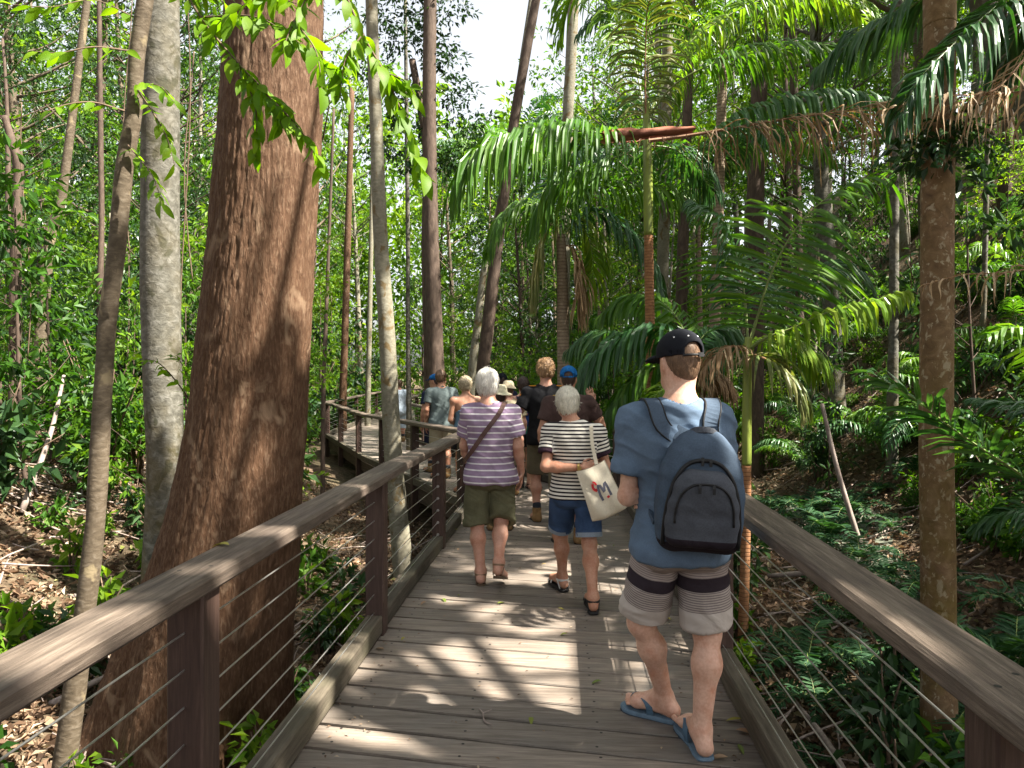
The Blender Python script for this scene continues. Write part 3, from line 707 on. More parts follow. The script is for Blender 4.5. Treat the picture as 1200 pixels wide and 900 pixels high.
trunk_obj([(504, 0, 15), (503, 120, 16), (505, 260, 17), (509, 380, 19), (512, 470, 21), (514, 520, 22)], 15.5, G['bark_dark'], 'dark trunk rising behind the polo shirt man, with sparse crown against the sky', 'tree', top=4)
fk, spf, _ = trunk_obj([(483, 70, 8), (492, 120, 9), (500, 180, 10), (500, 300, 12), (503, 420, 13), (504, 500, 14)], 15.9, G['bark_dark'], 'second dark trunk bending left beside the dark trunk near the sky gap', 'tree')
g_ = np.random.default_rng(2)
Cc = np.array([px(x, y, 15.9) for x, y in [(468, 50), (490, 25), (520, 75), (535, 110), (470, 105), (548, 140), (500, 150), (480, 190), (455, 20), (440, 80), (525, 190), (530, 10), (455, 140), (480, 0), (510, 50), (450, 170), (540, 185), (565, 175), (590, 165)]]) - np.array(fk.location)
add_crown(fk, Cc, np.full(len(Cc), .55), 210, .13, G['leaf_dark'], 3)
trunk_obj([(632, -20, 10), (617, 60, 11), (603, 140, 12), (592, 215, 13), (580, 310, 14), (571, 390, 15), (565, 450, 16)], 17, G['bark_dark'], 'dark trunk leaning right behind the drooping palm frond', 'tree', top=4)
trunk_obj([(600, 150, 7), (588, 230, 7), (570, 300, 8), (561, 370, 9), (553, 440, 10)], 19, G['bark_pale'], 'thin grey trunk leaning beside the dark leaning trunk', 'tree', top=6)
trunk_obj([(477, 190, 5), (478, 280, 5), (478, 380, 5), (479, 470, 6)], 17, G['bark_grey'], 'very thin white pole-like trunk left of the dark paired trunks', 'tree', top=4)
trunk_obj([(673, -20, 13), (669, 70, 13), (665, 150, 13), (662, 300, 13), (660, 440, 14)], 14, G['bark_pale'], 'tall pale speckled trunk to the right of the sky gap', 'tree', top=4)
trunk_obj([(784, -40, 12), (782, 60, 12), (780, 200, 13), (777, 300, 14), (775, 440, 14)], 13, G['bark_pale'], 'straight pale trunk behind the green palm stem', 'tree', top=6, seg=20)
trunk_obj([(892, 0, 18), (890, 90, 18), (887, 180, 19), (885, 250, 20), (884, 400, 21)], 14.5, G['bark_dark'], 'thick dark trunk behind the upright glossy palm', 'tree', top=6)
trunk_obj([(803, 210, 12), (800, 300, 13), (797, 420, 14)], 15, G['bark_dark'], 'dark trunk in shade between the pale trunk and the ringed palm', 'tree', top=5)
trunk_obj([(930, 80, 9), (932, 160, 9), (934, 230, 10), (936, 350, 11)], 18, G['bark_dark'], 'slim dark trunk on the right slope behind the dead palm frond', 'tree', top=6)
trunk_obj([(1052, 0, 9), (1049, 120, 9), (1048, 260, 10), (1047, 400, 11), (1046, 440, 12)], 11, G['bark_grey'], 'slim vine wrapped trunk just left of the mossy rust trunk', 'tree', top=5)
T_rust, sp_rust, _ = trunk_obj([(1101, -80, 34), (1101, 40, 34), (1099, 200, 35), (1098, 350, 35), (1097, 500, 36), (1099, 650, 37), (1100, 800, 38), (1101, 905, 42)], 4.3, G['bark_rust'], 'mossy rust coloured trunk with pale blotches outside the right railing', 'tree', top=5, seg=30, n=80, bump=.03)
trunk_obj([(1135, -60, 24), (1152, 10, 25), (1170, 55, 26), (1188, 90, 27), (1215, 150, 29), (1250, 250, 32)], 10, G['bark_grey'], 'thick grey trunk leaning left at the top right corner', 'tree', top=4)
trunk_obj([(1160, 0, 5), (1158, 120, 5), (1155, 260, 6), (1152, 390, 6)], 12, G['bark_grey'], 'very thin straight pole trunk right of the mossy rust trunk', 'tree', top=6)
trunk_obj([(83, 150, 9), (76, 205, 10), (68, 250, 12), (57, 285, 13), (48, 400, 14)], 11, G['bark_brown'], 'brown leaning trunk deep in the leaves at far left', 'tree', top=4)
trunk_obj([(15, 170, 9), (22, 195, 10), (20, 240, 11), (18, 330, 12)], 9.5, G['bark_dark'], 'dark broken looking trunk at the left picture edge', 'tree', top=.4)
trunk_obj([(118, 170, 6), (119, 260, 6), (117, 360, 7)], 12, G['bark_dark'], 'thin dark upright stem left of the crooked sapling', 'tree', top=4)
trunk_obj([(384, 320, 4), (381, 400, 5), (379, 460, 5)], 13, G['bark_dark'], 'thin dark stem right of the massive red trunk', 'tree', top=3)
trunk_obj([(406, 330, 8), (404, 400, 8), (402, 460, 9)], 22, G['bark_red'], 'reddish trunk standing behind the far corner of the platform', 'tree', top=6)
trunk_obj([(433, 380, 6), (432, 430, 6), (431, 480, 7)], 24, G['bark_pale'], 'pale slim trunk inside the bend of the far walkway', 'tree', top=6)

# ------------------------------------------------------------------ overhanging leafy sprays at the top left (every leaf a part)
NEARL = []
for i in range(5):
    V, F = leaf_v(1, .34 + .04 * i, .12 + .08 * i, .12 + .12 * (i % 3), 5)
    NEARL.append(mesh_np('leaf', V, F, G['leaf_near'], rnd=np.full(len(V), .5), smooth=True))
def spray(ctrl, label, seed, L=.095, every=.055, sub=(), name='leafy_branch', rr=.006, cap_n=80, lean_down=.45):
    g = np.random.default_rng(seed); base = np.asarray(ctrl[0], float)
    o = empty(name, base, label=label, cat='branch'); lines = [np.asarray(ctrl, float)] + [np.asarray(s, float) for s in sub]; mb = MB(); cnt = 0
    for li, ln in enumerate(lines):
        S = cat(ln, 40); mb.tube(S - base, np.linspace(rr * (.6 if li else 1), .0015, 40), 6)
        ln_ = np.linalg.norm(np.diff(S, axis=0), axis=1).sum(); k = int(ln_ / every)
        for q in range(k):
            if cnt >= cap_n: break
            f = (q + .7) / k; i = min(38, int(f * 39)); p = S[i]; T = nrm(S[i + 1] - S[i])
            sd = nrm(np.cross(T, [0, 0, 1])) * (1 if q % 2 else -1)
            dv = nrm(T * .7 + sd * g.uniform(.5, 1.1) + np.array([0, 0, -lean_down]) + g.normal(size=3) * .3)
            N = nrm(np.array([0, 0, 1.]) + g.normal(size=3) * .5); X = nrm(np.cross(dv, N)); N = np.cross(X, dv)
            lf_ = obj('leaf', NEARL[g.integers(5)], o); l = L * g.uniform(.65, 1.2)
            M = Matrix(((X[0], dv[0], N[0], p[0] - base[0]), (X[1], dv[1], N[1], p[1] - base[1]), (X[2], dv[2], N[2], p[2] - base[2]), (0, 0, 0, 1))) @ Matrix.Scale(l, 4)
            lf_.matrix_local = M; cnt += 1
    mb.build('twig', [G['twig']], o, smooth=True)
    return o
D = 2.7
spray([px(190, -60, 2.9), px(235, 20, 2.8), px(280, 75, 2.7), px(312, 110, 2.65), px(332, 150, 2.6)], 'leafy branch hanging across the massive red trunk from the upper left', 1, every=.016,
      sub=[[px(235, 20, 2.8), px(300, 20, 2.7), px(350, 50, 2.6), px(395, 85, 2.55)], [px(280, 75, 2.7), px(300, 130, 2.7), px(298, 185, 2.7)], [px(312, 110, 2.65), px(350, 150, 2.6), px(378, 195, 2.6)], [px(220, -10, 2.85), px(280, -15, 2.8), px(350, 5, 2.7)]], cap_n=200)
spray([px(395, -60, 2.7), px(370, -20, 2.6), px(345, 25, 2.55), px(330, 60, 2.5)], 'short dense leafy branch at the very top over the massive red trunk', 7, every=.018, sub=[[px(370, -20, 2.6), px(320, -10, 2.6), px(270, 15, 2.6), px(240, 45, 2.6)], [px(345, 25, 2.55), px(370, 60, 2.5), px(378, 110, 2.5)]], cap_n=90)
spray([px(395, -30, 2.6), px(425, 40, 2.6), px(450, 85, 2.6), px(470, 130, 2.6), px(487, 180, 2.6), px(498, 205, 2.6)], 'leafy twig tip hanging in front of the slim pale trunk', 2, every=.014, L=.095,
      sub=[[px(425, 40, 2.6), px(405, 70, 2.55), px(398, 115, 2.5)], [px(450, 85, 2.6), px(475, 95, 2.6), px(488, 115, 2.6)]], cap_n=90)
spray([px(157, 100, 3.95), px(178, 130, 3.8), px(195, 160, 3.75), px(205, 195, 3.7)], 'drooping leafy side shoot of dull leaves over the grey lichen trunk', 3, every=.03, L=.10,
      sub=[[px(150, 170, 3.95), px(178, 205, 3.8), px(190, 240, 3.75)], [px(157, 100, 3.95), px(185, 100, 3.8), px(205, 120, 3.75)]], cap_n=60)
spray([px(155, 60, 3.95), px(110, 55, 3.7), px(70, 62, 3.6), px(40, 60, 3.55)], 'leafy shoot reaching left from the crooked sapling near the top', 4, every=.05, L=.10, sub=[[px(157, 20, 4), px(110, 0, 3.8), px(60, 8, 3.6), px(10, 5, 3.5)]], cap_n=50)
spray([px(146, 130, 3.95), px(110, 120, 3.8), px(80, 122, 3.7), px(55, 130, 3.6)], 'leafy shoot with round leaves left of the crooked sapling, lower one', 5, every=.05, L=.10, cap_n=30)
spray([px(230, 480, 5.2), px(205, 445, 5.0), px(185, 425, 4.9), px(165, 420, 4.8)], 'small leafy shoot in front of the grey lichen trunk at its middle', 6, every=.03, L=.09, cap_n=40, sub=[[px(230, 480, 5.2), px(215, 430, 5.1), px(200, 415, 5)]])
# ------------------------------------------------------------------ hero palms (every frond a part)
PAL = [G['palm'], G['rachis']]; PDK = [G['palm_dk'], G['rachis']]; PYL = [G['palm_yel'], G['rachis']]; PDD = [G['palm_dead'], G['rachis_dead']]; PFD = [G['palm_fade'], G['rachis_dead']]
def P3(pts, d=None):
    return np.array([px(p[0], p[1], p[2] if len(p) > 2 else d) for p in pts])
def hero_frond(root, pts, d, mats=PAL, name='frond', **k):
    P = P3(pts, d) - np.array(root.location)
    return obj(name, frond_mesh(P, mats=mats, **k), root)
def palm_root(X, Yb, d, label):
    p = px(X, 440, d); z = gz(p[0], p[1]); return empty('palm_tree', (p[0], p[1], z), label=label, cat='palm')
def stem(root, pts, d, mat, name='trunk', seg=14, jit=.03):
    C = np.array([[*(px(X, Y, d) - np.array(root.location)), w_ / 2 / FPX * d] for X, Y, w_ in pts]); S = cat(C, 50)
    V, F = tube(S[:, :3], S[:, 3], seg); return obj(name, mesh_np(name, V, F, mat, smooth=True), root)
# palm A: green stem left of the cap, with an upright frond, a long drooping frond to the left
A = palm_root(765, 0, 8.2, 'slender young palm with green upper stem directly left of the black cap')
stem(A, [(757, 120, 8), (758, 150, 9), (759, 200, 11), (760, 276, 11)], 8.2, G['palm_shaft'], 'crownshaft')
stem(A, [(760, 275, 10.5), (761, 340, 11), (762, 400, 11), (764, 560, 12), (766, 740, 14)], 8.2, G['palm_rust'])
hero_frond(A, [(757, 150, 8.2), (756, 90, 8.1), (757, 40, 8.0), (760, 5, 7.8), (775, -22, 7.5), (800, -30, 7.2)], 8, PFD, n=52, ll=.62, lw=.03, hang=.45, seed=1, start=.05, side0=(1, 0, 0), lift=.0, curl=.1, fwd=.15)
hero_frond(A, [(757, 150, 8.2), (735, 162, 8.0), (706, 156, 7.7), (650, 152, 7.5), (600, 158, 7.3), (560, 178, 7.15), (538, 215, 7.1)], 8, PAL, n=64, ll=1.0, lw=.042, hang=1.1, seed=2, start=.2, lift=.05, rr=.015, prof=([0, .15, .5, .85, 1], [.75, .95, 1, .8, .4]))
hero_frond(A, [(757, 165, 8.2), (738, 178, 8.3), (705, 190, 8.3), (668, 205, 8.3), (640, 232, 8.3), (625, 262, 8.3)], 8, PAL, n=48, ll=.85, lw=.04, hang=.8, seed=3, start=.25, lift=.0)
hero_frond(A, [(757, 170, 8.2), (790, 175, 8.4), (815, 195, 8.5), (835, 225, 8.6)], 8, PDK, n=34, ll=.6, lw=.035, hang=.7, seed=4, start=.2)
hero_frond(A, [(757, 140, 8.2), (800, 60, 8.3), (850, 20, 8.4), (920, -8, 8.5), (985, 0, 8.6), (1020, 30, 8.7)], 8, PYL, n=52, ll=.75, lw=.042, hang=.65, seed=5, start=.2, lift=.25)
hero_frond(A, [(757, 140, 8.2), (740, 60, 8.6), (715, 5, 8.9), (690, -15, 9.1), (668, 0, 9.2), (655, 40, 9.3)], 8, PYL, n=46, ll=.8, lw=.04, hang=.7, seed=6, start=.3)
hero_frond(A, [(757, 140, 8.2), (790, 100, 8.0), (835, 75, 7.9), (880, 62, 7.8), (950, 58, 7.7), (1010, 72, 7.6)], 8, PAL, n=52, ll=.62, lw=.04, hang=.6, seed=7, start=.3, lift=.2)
# fallen dead frond caught in palm A: red sheath and brown rachis
q0 = px(708, 158, 7.6); DF = empty('fallen_frond', q0, label='dead brown frond with red sheath, caught horizontally across the green palm stem', cat='dead frond')
sh = P3([(706, 160), (740, 158), (775, 155), (812, 152)], 7.6) - q0; mb = MB()
for yoff, (z0, z1) in ((.0, (-.085, .02)), (-.05, (-.07, .055))):
    n_ = 14; S = cat(sh, n_); V = []
    for i in range(n_):
        f = i / (n_ - 1); w0 = .074 * (1 - .6 * f); zc = 0.
        for k in range(7):
            a = -1.35 + 2.7 * k / 6
            V.append(S[i] + np.array([.025 * math.sin(k * 2.3 + yoff * 90) * (i in (0, n_ - 1)), .006 * math.sin(i * 2.9 + k), .012 * math.sin(i * 1.1 + k * 1.7) * (k in (0, 6))]) + np.array([0, yoff + .05 * math.cos(a) * (1 if yoff == 0 else -1), w0 * math.sin(a) + zc - .012]))
    i = np.arange(n_ - 1)[:, None] * 7; j = np.arange(6)[None]
    mb.add(V, np.stack([i + j, i + j + 1, i + 8 + j, i + 7 + j], -1).reshape(-1, 4))
mb.build('sheath', [G['sheath']], DF, smooth=True)
g = np.random.default_rng(31); mb = MB()
for k in range(22):
    i0 = sh[0] + (sh[-1] - sh[0]) * g.random() + np.array([0, g.normal() * .03, -.05]); l_ = g.uniform(.05, .22); mb.tube(cat([i0, i0 + np.array([g.normal() * .04, g.normal() * .03, -l_ * .5]), i0 + np.array([g.normal() * .09, g.normal() * .05, -l_])], 6), [.004, .004, .003, .003, .002, .001], 4)
mb.build('fibres', [G['rachis_dead']], DF, kind='stuff')
obj('frond', frond_mesh(P3([(760, 165, 7.6), (800, 160, 7.6), (860, 150, 7.5), (930, 138, 7.3), (990, 130, 7.0), (1045, 118, 6.7)]) - q0, n=50, ll=.8, lw=.017, hang=.55, mats=PDD, seed=9, start=.22, lift=-.1, curl=.35, nst=7, rr=.022, ragged=.2, prof=([0, .3, .8, 1], [.8, .9, 1.15, .8])), DF)
obj('frond', frond_mesh(P3([(825, 160, 7.7), (880, 128, 7.6), (940, 112, 7.5), (1000, 109, 7.4), (1050, 118, 7.3)]) - q0, n=44, ll=.5, lw=.045, hang=1.2, mats=PDK, seed=10, start=.05, lift=.1), DF)
# palm C: right behind the backpack, hero fan of lit leaflets
C_ = palm_root(876, 0, 6.2, 'slender palm with green and rust ringed stem just right of the backpack')
stem(C_, [(877, 395, 8), (876, 430, 10), (875, 500, 11), (875, 545, 11)], 6.2, G['palm_shaft'], 'crownshaft')
stem(C_, [(875, 544, 10.5), (874, 620, 11), (872, 700, 11.5), (869, 790, 12.5)], 6.2, G['palm_rust'])
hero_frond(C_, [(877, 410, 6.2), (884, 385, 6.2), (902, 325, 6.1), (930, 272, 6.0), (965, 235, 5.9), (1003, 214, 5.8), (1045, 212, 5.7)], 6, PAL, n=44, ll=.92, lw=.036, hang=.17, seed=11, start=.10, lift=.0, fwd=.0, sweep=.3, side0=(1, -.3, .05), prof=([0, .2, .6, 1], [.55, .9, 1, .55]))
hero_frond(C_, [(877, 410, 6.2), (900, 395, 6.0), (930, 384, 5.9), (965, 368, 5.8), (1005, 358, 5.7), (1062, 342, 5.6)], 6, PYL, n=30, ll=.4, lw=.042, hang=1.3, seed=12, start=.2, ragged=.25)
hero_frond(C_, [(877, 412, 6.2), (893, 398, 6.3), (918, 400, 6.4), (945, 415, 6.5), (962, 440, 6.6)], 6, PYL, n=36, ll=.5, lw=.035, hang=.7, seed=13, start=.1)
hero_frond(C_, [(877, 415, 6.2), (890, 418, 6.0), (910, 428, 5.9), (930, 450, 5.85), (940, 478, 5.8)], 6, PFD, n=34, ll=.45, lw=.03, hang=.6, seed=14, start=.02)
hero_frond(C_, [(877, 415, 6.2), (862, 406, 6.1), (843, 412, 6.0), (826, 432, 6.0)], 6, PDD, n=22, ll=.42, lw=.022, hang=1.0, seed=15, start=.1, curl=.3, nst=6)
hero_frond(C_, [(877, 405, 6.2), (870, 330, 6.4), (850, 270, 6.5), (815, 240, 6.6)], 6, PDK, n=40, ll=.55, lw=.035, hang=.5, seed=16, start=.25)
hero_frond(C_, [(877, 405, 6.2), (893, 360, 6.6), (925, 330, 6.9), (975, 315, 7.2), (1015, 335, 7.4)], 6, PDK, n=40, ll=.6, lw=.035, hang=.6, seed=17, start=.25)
# palm B: crown behind the group, trunk at 658
B = palm_root(661, 0, 12, 'palm with brown trunk and shaggy lit crown behind the blue cap man')
stem(B, [(657, 275, 11), (659, 330, 13), (660, 420, 14), (661, 540, 15)], 12, G['bark_palm'])
for i, (pts, mt) in enumerate([([(657, 285), (668, 245), (700, 222), (745, 218), (790, 225), (830, 242)], PAL), ([(657, 285), (640, 250), (615, 240), (590, 255), (575, 290)], PAL), ([(657, 285), (672, 262), (688, 275), (695, 310), (690, 345)], PYL),
                               ([(657, 285), (648, 262), (640, 275), (632, 310), (628, 345)], PFD), ([(657, 285), (690, 250), (725, 262), (755, 295), (775, 340)], PDK), ([(657, 285), (650, 240), (655, 205), (675, 180), (705, 178)], PDK), ([(657, 290), (668, 290), (676, 320), (678, 360)], PDD)]):
    hero_frond(B, [(a, b, 12 - .3 * math.sin(i * 2.1) * (k / 3)) for k, (a, b) in enumerate(pts)], 12, mt, n=40, ll=.95, lw=.05, hang=.75, seed=20 + i, start=.12, curl=.15 if mt is PDD else 0)
# palm D: ringed trunk at 840
Dp = palm_root(838, 0, 11.5, 'ringed brown palm trunk left of the fan palm, behind the black cap')
stem(Dp, [(848, 60, 9), (846, 110, 11), (842, 250, 12), (837, 390, 13), (835, 520, 14)], 11.5, G['bark_palm'])
for i in range(9):
    a = i * .7 + .3; P = arch(2.8, 1.1 - .2 * (i % 3), 1.5, a)
    obj('frond', frond_mesh(P + px(848, 62, 11.5) - np.array(Dp.location), n=40, ll=.7, lw=.045, hang=.6, mats=[PAL, PDK, PYL][i % 3], seed=40 + i), Dp)
# low palm E beside the rail, left of the cap: big drooping fronds
E = palm_root(800, 0, 7.6, 'low arching palm with long drooping leaflets beside the right handrail, left of the black cap')
for i, (pts, mt, ll) in enumerate([([(806, 440, 7.8), (790, 395, 7.6), (765, 383, 7.6), (735, 392, 7.65), (705, 412, 7.7), (684, 440, 7.75), (672, 480, 7.8)], PDK, .75), ([(806, 450, 7.8), (785, 432, 7.7), (760, 432, 7.7), (735, 452, 7.7), (716, 480, 7.75), (706, 500, 7.8)], PAL, .6),
                                   ([(806, 445, 7.8), (800, 385, 8.2), (770, 350, 8.5), (735, 350, 8.8), (705, 370, 9)], PAL, .7), ([(806, 445, 7.8), (820, 400, 7.9), (840, 385, 8), (865, 400, 8.1)], PDK, .6), ([(806, 445, 8.2), (770, 400, 9), (720, 390, 9.6), (690, 395, 10), (668, 410, 10.2)], PDK, .8), ([(806, 450, 7.8), (790, 450, 7.4), (770, 462, 7.2), (752, 490, 7.1)], PYL, .5), ([(806, 450, 7.9), (830, 440, 8.2), (855, 455, 8.4)], PDD, .5)]):
    hero_frond(E, pts, None, mt, n=46, ll=ll, lw=.05, hang=1.05, seed=50 + i, start=.12, lift=.1)
stem(E, [(806, 435, 9), (806, 520, 12), (808, 700, 16)], 7.8, G['bark_dark'])
# fronds entering from the right, each palm standing beyond the frame
F_ = empty('palm_tree', (4.1, 3.9, gz(4.1, 3.9)), label='low dark glossy palm at the right picture edge, its fronds crossing the rust trunk', cat='palm')
for i, (pts, mt, ll, hg) in enumerate([([(1330, 640, 3.9), (1250, 590, 3.85), (1180, 545, 3.8), (1120, 505, 3.75), (1075, 470, 3.7), (1030, 442, 3.7)], PDK, .42, .2), ([(1330, 640, 3.9), (1290, 560, 4.2), (1240, 500, 4.4), (1200, 480, 4.5), (1150, 470, 4.6)], PDK, .4, .3),
                                       ([(1330, 640, 3.9), (1270, 480, 3.9), (1230, 410, 3.8), (1195, 385, 3.7), (1160, 392, 3.6)], PAL, .35, .5), ([(1330, 640, 3.9), (1290, 640, 4.1), (1240, 610, 4.3), (1190, 600, 4.4), (1150, 615, 4.5)], PDK, .35, .4)]):
    hero_frond(F_, pts, None, mt, n=44, ll=ll, lw=.032, hang=hg, seed=60 + i, start=.15, lift=.2, fwd=.35)
stem(F_, [(1330, 640, 40), (1332, 720, 44), (1335, 800, 44)], 3.9, G['bark_palm'])
H_ = empty('palm_tree', (3.6, 4.6, gz(3.6, 4.6)), label='tall palm at the upper right with a dark frond hanging over the rust trunk', cat='palm')
tp = np.array([3.6, 4.6, 4.75]); hb = np.array(H_.location)
mb = MB(); mb.tube(cat([np.array([0, 0, -.2]), np.array([.03, 0, 2.6]), tp - hb], 20), np.linspace(.10, .07, 20), 14); mb.build('trunk', [G['bark_palm']], H_, smooth=True)
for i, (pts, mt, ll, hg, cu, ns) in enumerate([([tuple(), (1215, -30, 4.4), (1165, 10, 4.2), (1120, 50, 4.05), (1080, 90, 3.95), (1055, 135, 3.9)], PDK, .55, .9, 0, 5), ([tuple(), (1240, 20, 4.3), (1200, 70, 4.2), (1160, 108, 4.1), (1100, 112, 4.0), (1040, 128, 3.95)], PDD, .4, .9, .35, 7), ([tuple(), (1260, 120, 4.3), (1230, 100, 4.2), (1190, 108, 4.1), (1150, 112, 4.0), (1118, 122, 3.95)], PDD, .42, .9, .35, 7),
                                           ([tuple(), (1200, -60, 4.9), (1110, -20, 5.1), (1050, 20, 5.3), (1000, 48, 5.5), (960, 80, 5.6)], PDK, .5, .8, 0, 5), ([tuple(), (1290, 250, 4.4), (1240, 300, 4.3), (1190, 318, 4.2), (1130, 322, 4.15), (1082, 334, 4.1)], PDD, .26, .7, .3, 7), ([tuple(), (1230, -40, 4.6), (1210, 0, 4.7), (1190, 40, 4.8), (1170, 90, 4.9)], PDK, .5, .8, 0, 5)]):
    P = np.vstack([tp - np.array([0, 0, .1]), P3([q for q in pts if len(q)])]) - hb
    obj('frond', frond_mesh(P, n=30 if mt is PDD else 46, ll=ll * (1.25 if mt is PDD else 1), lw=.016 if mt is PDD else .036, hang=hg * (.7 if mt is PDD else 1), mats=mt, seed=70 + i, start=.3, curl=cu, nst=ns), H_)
# ------------------------------------------------------------------ fallen pole in the gully
b0 = px(1010, 592, 9.0); b1 = px(963, 473, 9.3); b0[2] = gz(b0[0], b0[1]) - .05
mb = MB(); mb.tube(cat([b0, (b0 + b1) / 2 + np.array([-.04, 0, .03]), b1], 24) - b0, np.linspace(.036, .026, 24), 10)
mb.build('fallen_pole', [G['pole']], loc=b0, smooth=True, label='bare pale pole leaning out of the creek bed on the right', cat='pole')

# ------------------------------------------------------------------ background forest: prototypes, then copies
def in_gap(X, Y): return 505 < X < 622 and Y < 125
def proto(parts):            # parts: list of (name, mesh)
    return parts
PROT = {}
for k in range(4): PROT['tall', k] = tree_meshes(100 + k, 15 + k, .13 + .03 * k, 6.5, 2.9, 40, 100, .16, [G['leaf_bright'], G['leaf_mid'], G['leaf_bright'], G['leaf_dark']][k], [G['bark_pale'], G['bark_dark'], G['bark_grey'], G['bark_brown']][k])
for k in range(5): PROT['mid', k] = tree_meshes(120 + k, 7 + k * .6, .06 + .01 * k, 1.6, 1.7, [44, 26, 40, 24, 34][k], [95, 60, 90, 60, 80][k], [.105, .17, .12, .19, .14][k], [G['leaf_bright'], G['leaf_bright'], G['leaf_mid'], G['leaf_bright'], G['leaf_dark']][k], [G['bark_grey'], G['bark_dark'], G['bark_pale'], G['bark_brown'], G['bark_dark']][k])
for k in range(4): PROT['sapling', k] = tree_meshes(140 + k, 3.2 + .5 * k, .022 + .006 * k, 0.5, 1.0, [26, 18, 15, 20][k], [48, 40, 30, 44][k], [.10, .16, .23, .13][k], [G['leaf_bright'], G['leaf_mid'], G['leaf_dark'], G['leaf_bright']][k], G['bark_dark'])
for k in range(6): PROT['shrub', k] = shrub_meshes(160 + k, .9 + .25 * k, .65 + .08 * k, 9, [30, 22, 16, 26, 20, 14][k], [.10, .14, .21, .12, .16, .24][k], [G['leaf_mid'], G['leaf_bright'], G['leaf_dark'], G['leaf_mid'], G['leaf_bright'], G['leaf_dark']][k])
for k in range(4): PROT['seedling', k] = shrub_meshes(180 + k, .32 + .08 * k, .22, 5, 7, .11, [G['leaf_mid'], G['leaf_dark'], G['leaf_bright'], G['leaf_dark']][k], .5)
PF = [frond_mesh(arch(2.7, 1.15, 1.3 + .2 * k), n=40, ll=.65, lw=.045, hang=.5 + .15 * k, mats=[PAL, PDK, PAL][k], seed=200 + k) for k in range(3)]
FF = [frond_mesh(arch(.85, 1.0 - .1 * k, 1.5 + .2 * k), n=26, ll=.15, lw=.032, hang=.12, mats=[G['fern'], G['rachis']], seed=220 + k, rr=.005, start=.12, nst=4, fwd=.15) for k in range(3)]
PTR = [tree_meshes(230, 5.5, .08, 4, .2, 1, 1, .05, G['palm'], G['bark_palm'])[0], tree_meshes(231, 9., .09, 8, .2, 1, 1, .05, G['palm'], G['bark_palm'])[0]]
NOUN = dict(tall='tree', mid='tree', sapling='sapling', shrub='shrub', seedling='seedling')
def place(kind, k, x, y, s, label, group, rz=None):
    o = empty(NOUN[kind], (x, y, gz(x, y) - .02), rz if rz is not None else rb_.uniform(0, 6.28), label=label, cat=NOUN[kind], group=group)
    o.scale = (s, s, s * rb_.uniform(.9, 1.12))
    a, b = PROT[kind, k]
    obj('stem' if kind in ('shrub', 'seedling') else 'trunk', a, o); obj('foliage' if kind in ('shrub', 'seedling') else 'crown', b, o)
    return o
rb_ = random.Random(21)
def clear_of(x, y, r): return deck_dist(x, y) > r + 1.1
spots_used = []
def far_enough(x, y, r):
    for a, b in spots_used:
        if (a - x) ** 2 + (b - y) ** 2 < r * r: return False
    spots_used.append((x, y)); return True
def scatter(kind, n, sampler, smin, smax, label, group, rad, sep, kinds=None, zmax=None, tries=40):
    c = 0
    for _ in range(n * tries):
        if c >= n: break
        x, y = sampler()
        if y < 1.2 or not clear_of(x, y, rad): continue
        Xb = proj((x, y, 0))[0]
        if x > 1 and y < 13 and (abs(x - (3.35 + .075 * y)) < 1.0 or (880 < Xb < 1035 and y < 11)): continue
        if kind != 'seedling' and ((330 < Xb < 560 and y < 10.5) or (342 < Xb < 560 and y < 22.5) or (Xb < 330 and y < 7.5 and kind != 'sapling') or (Xb < 330 and y < 14 and rb_.random() < .55)): continue
        s = rb_.uniform(smin, smax); k = rb_.choice(kinds) if kinds else rb_.randrange(len([q for q in PROT if q[0] == kind]))
        X, Y = proj((x, y, 0)); h_ = {'tall': 16, 'mid': 8, 'sapling': 4, 'shrub': 1.4, 'seedling': .4}[kind] * s
        if kind in ('tall', 'mid'):
            _, Yt = proj((x, y, gz(x, y) + h_)); wpx = {'tall': 3.2, 'mid': 2.0}[kind] * s / y * FPX
            if X + wpx > 515 and X - wpx < 612 and Yt < 95: continue
        if not far_enough(x, y, sep): continue
        place(kind, k, x, y, s, label, group); c += 1
def polar(xlo, xhi, ylo, yhi):
    def f():
        y = ylo + (yhi - ylo) * rb_.random() ** .8; X = rb_.uniform(xlo, xhi); return (X - 600) / FPX * y, y
    return f
scatter('tall', 32, polar(-150, 560, 17, 48), .8, 1.25, 'tall slender forest tree standing left of the walkway', 'tall trees left of the walkway', 1.2, 1.6)
scatter('tall', 16, polar(600, 830, 18, 48), .8, 1.2, 'tall forest tree standing far behind the walkers', 'tall trees behind the walkers', 1.2, 1.6, kinds=[0, 1, 2])
scatter('tall', 34, polar(840, 1350, 13, 42), .7, 1.1, 'tall thin forest tree standing on the right hillside', 'tall trees on the right hillside', 1.2, 1.5)
scatter('mid', 50, polar(-150, 560, 12, 40), .7, 1.15, 'leafy understorey tree left of the walkway', 'understorey trees left of the walkway', 1.6, 1.1, kinds=[0, 1, 2, 3, 4, 4])
scatter('mid', 24, polar(560, 840, 15, 40), .7, 1.1, 'leafy understorey tree behind the walkers', 'understorey trees behind the walkers', 1.6, 1.1)
scatter('mid', 16, polar(880, 1350, 16, 38), .6, .9, 'leafy understorey tree on the right hillside', 'understorey trees on the right hillside', 1.6, 1.1, kinds=[2, 4, 0])
scatter('sapling', 84, polar(-120, 540, 6.5, 28), .6, 1.15, 'leafy sapling in the undergrowth left of the walkway', 'saplings left of the walkway', .9, .7)
scatter('sapling', 34, polar(560, 860, 13, 32), .7, 1.1, 'leafy sapling behind the group of walkers', 'saplings behind the walkers', .9, .7)
scatter('sapling', 22, polar(880, 1300, 9, 28), .5, .9, 'leafy sapling on the right hillside', 'saplings on the right hillside', .9, .8)
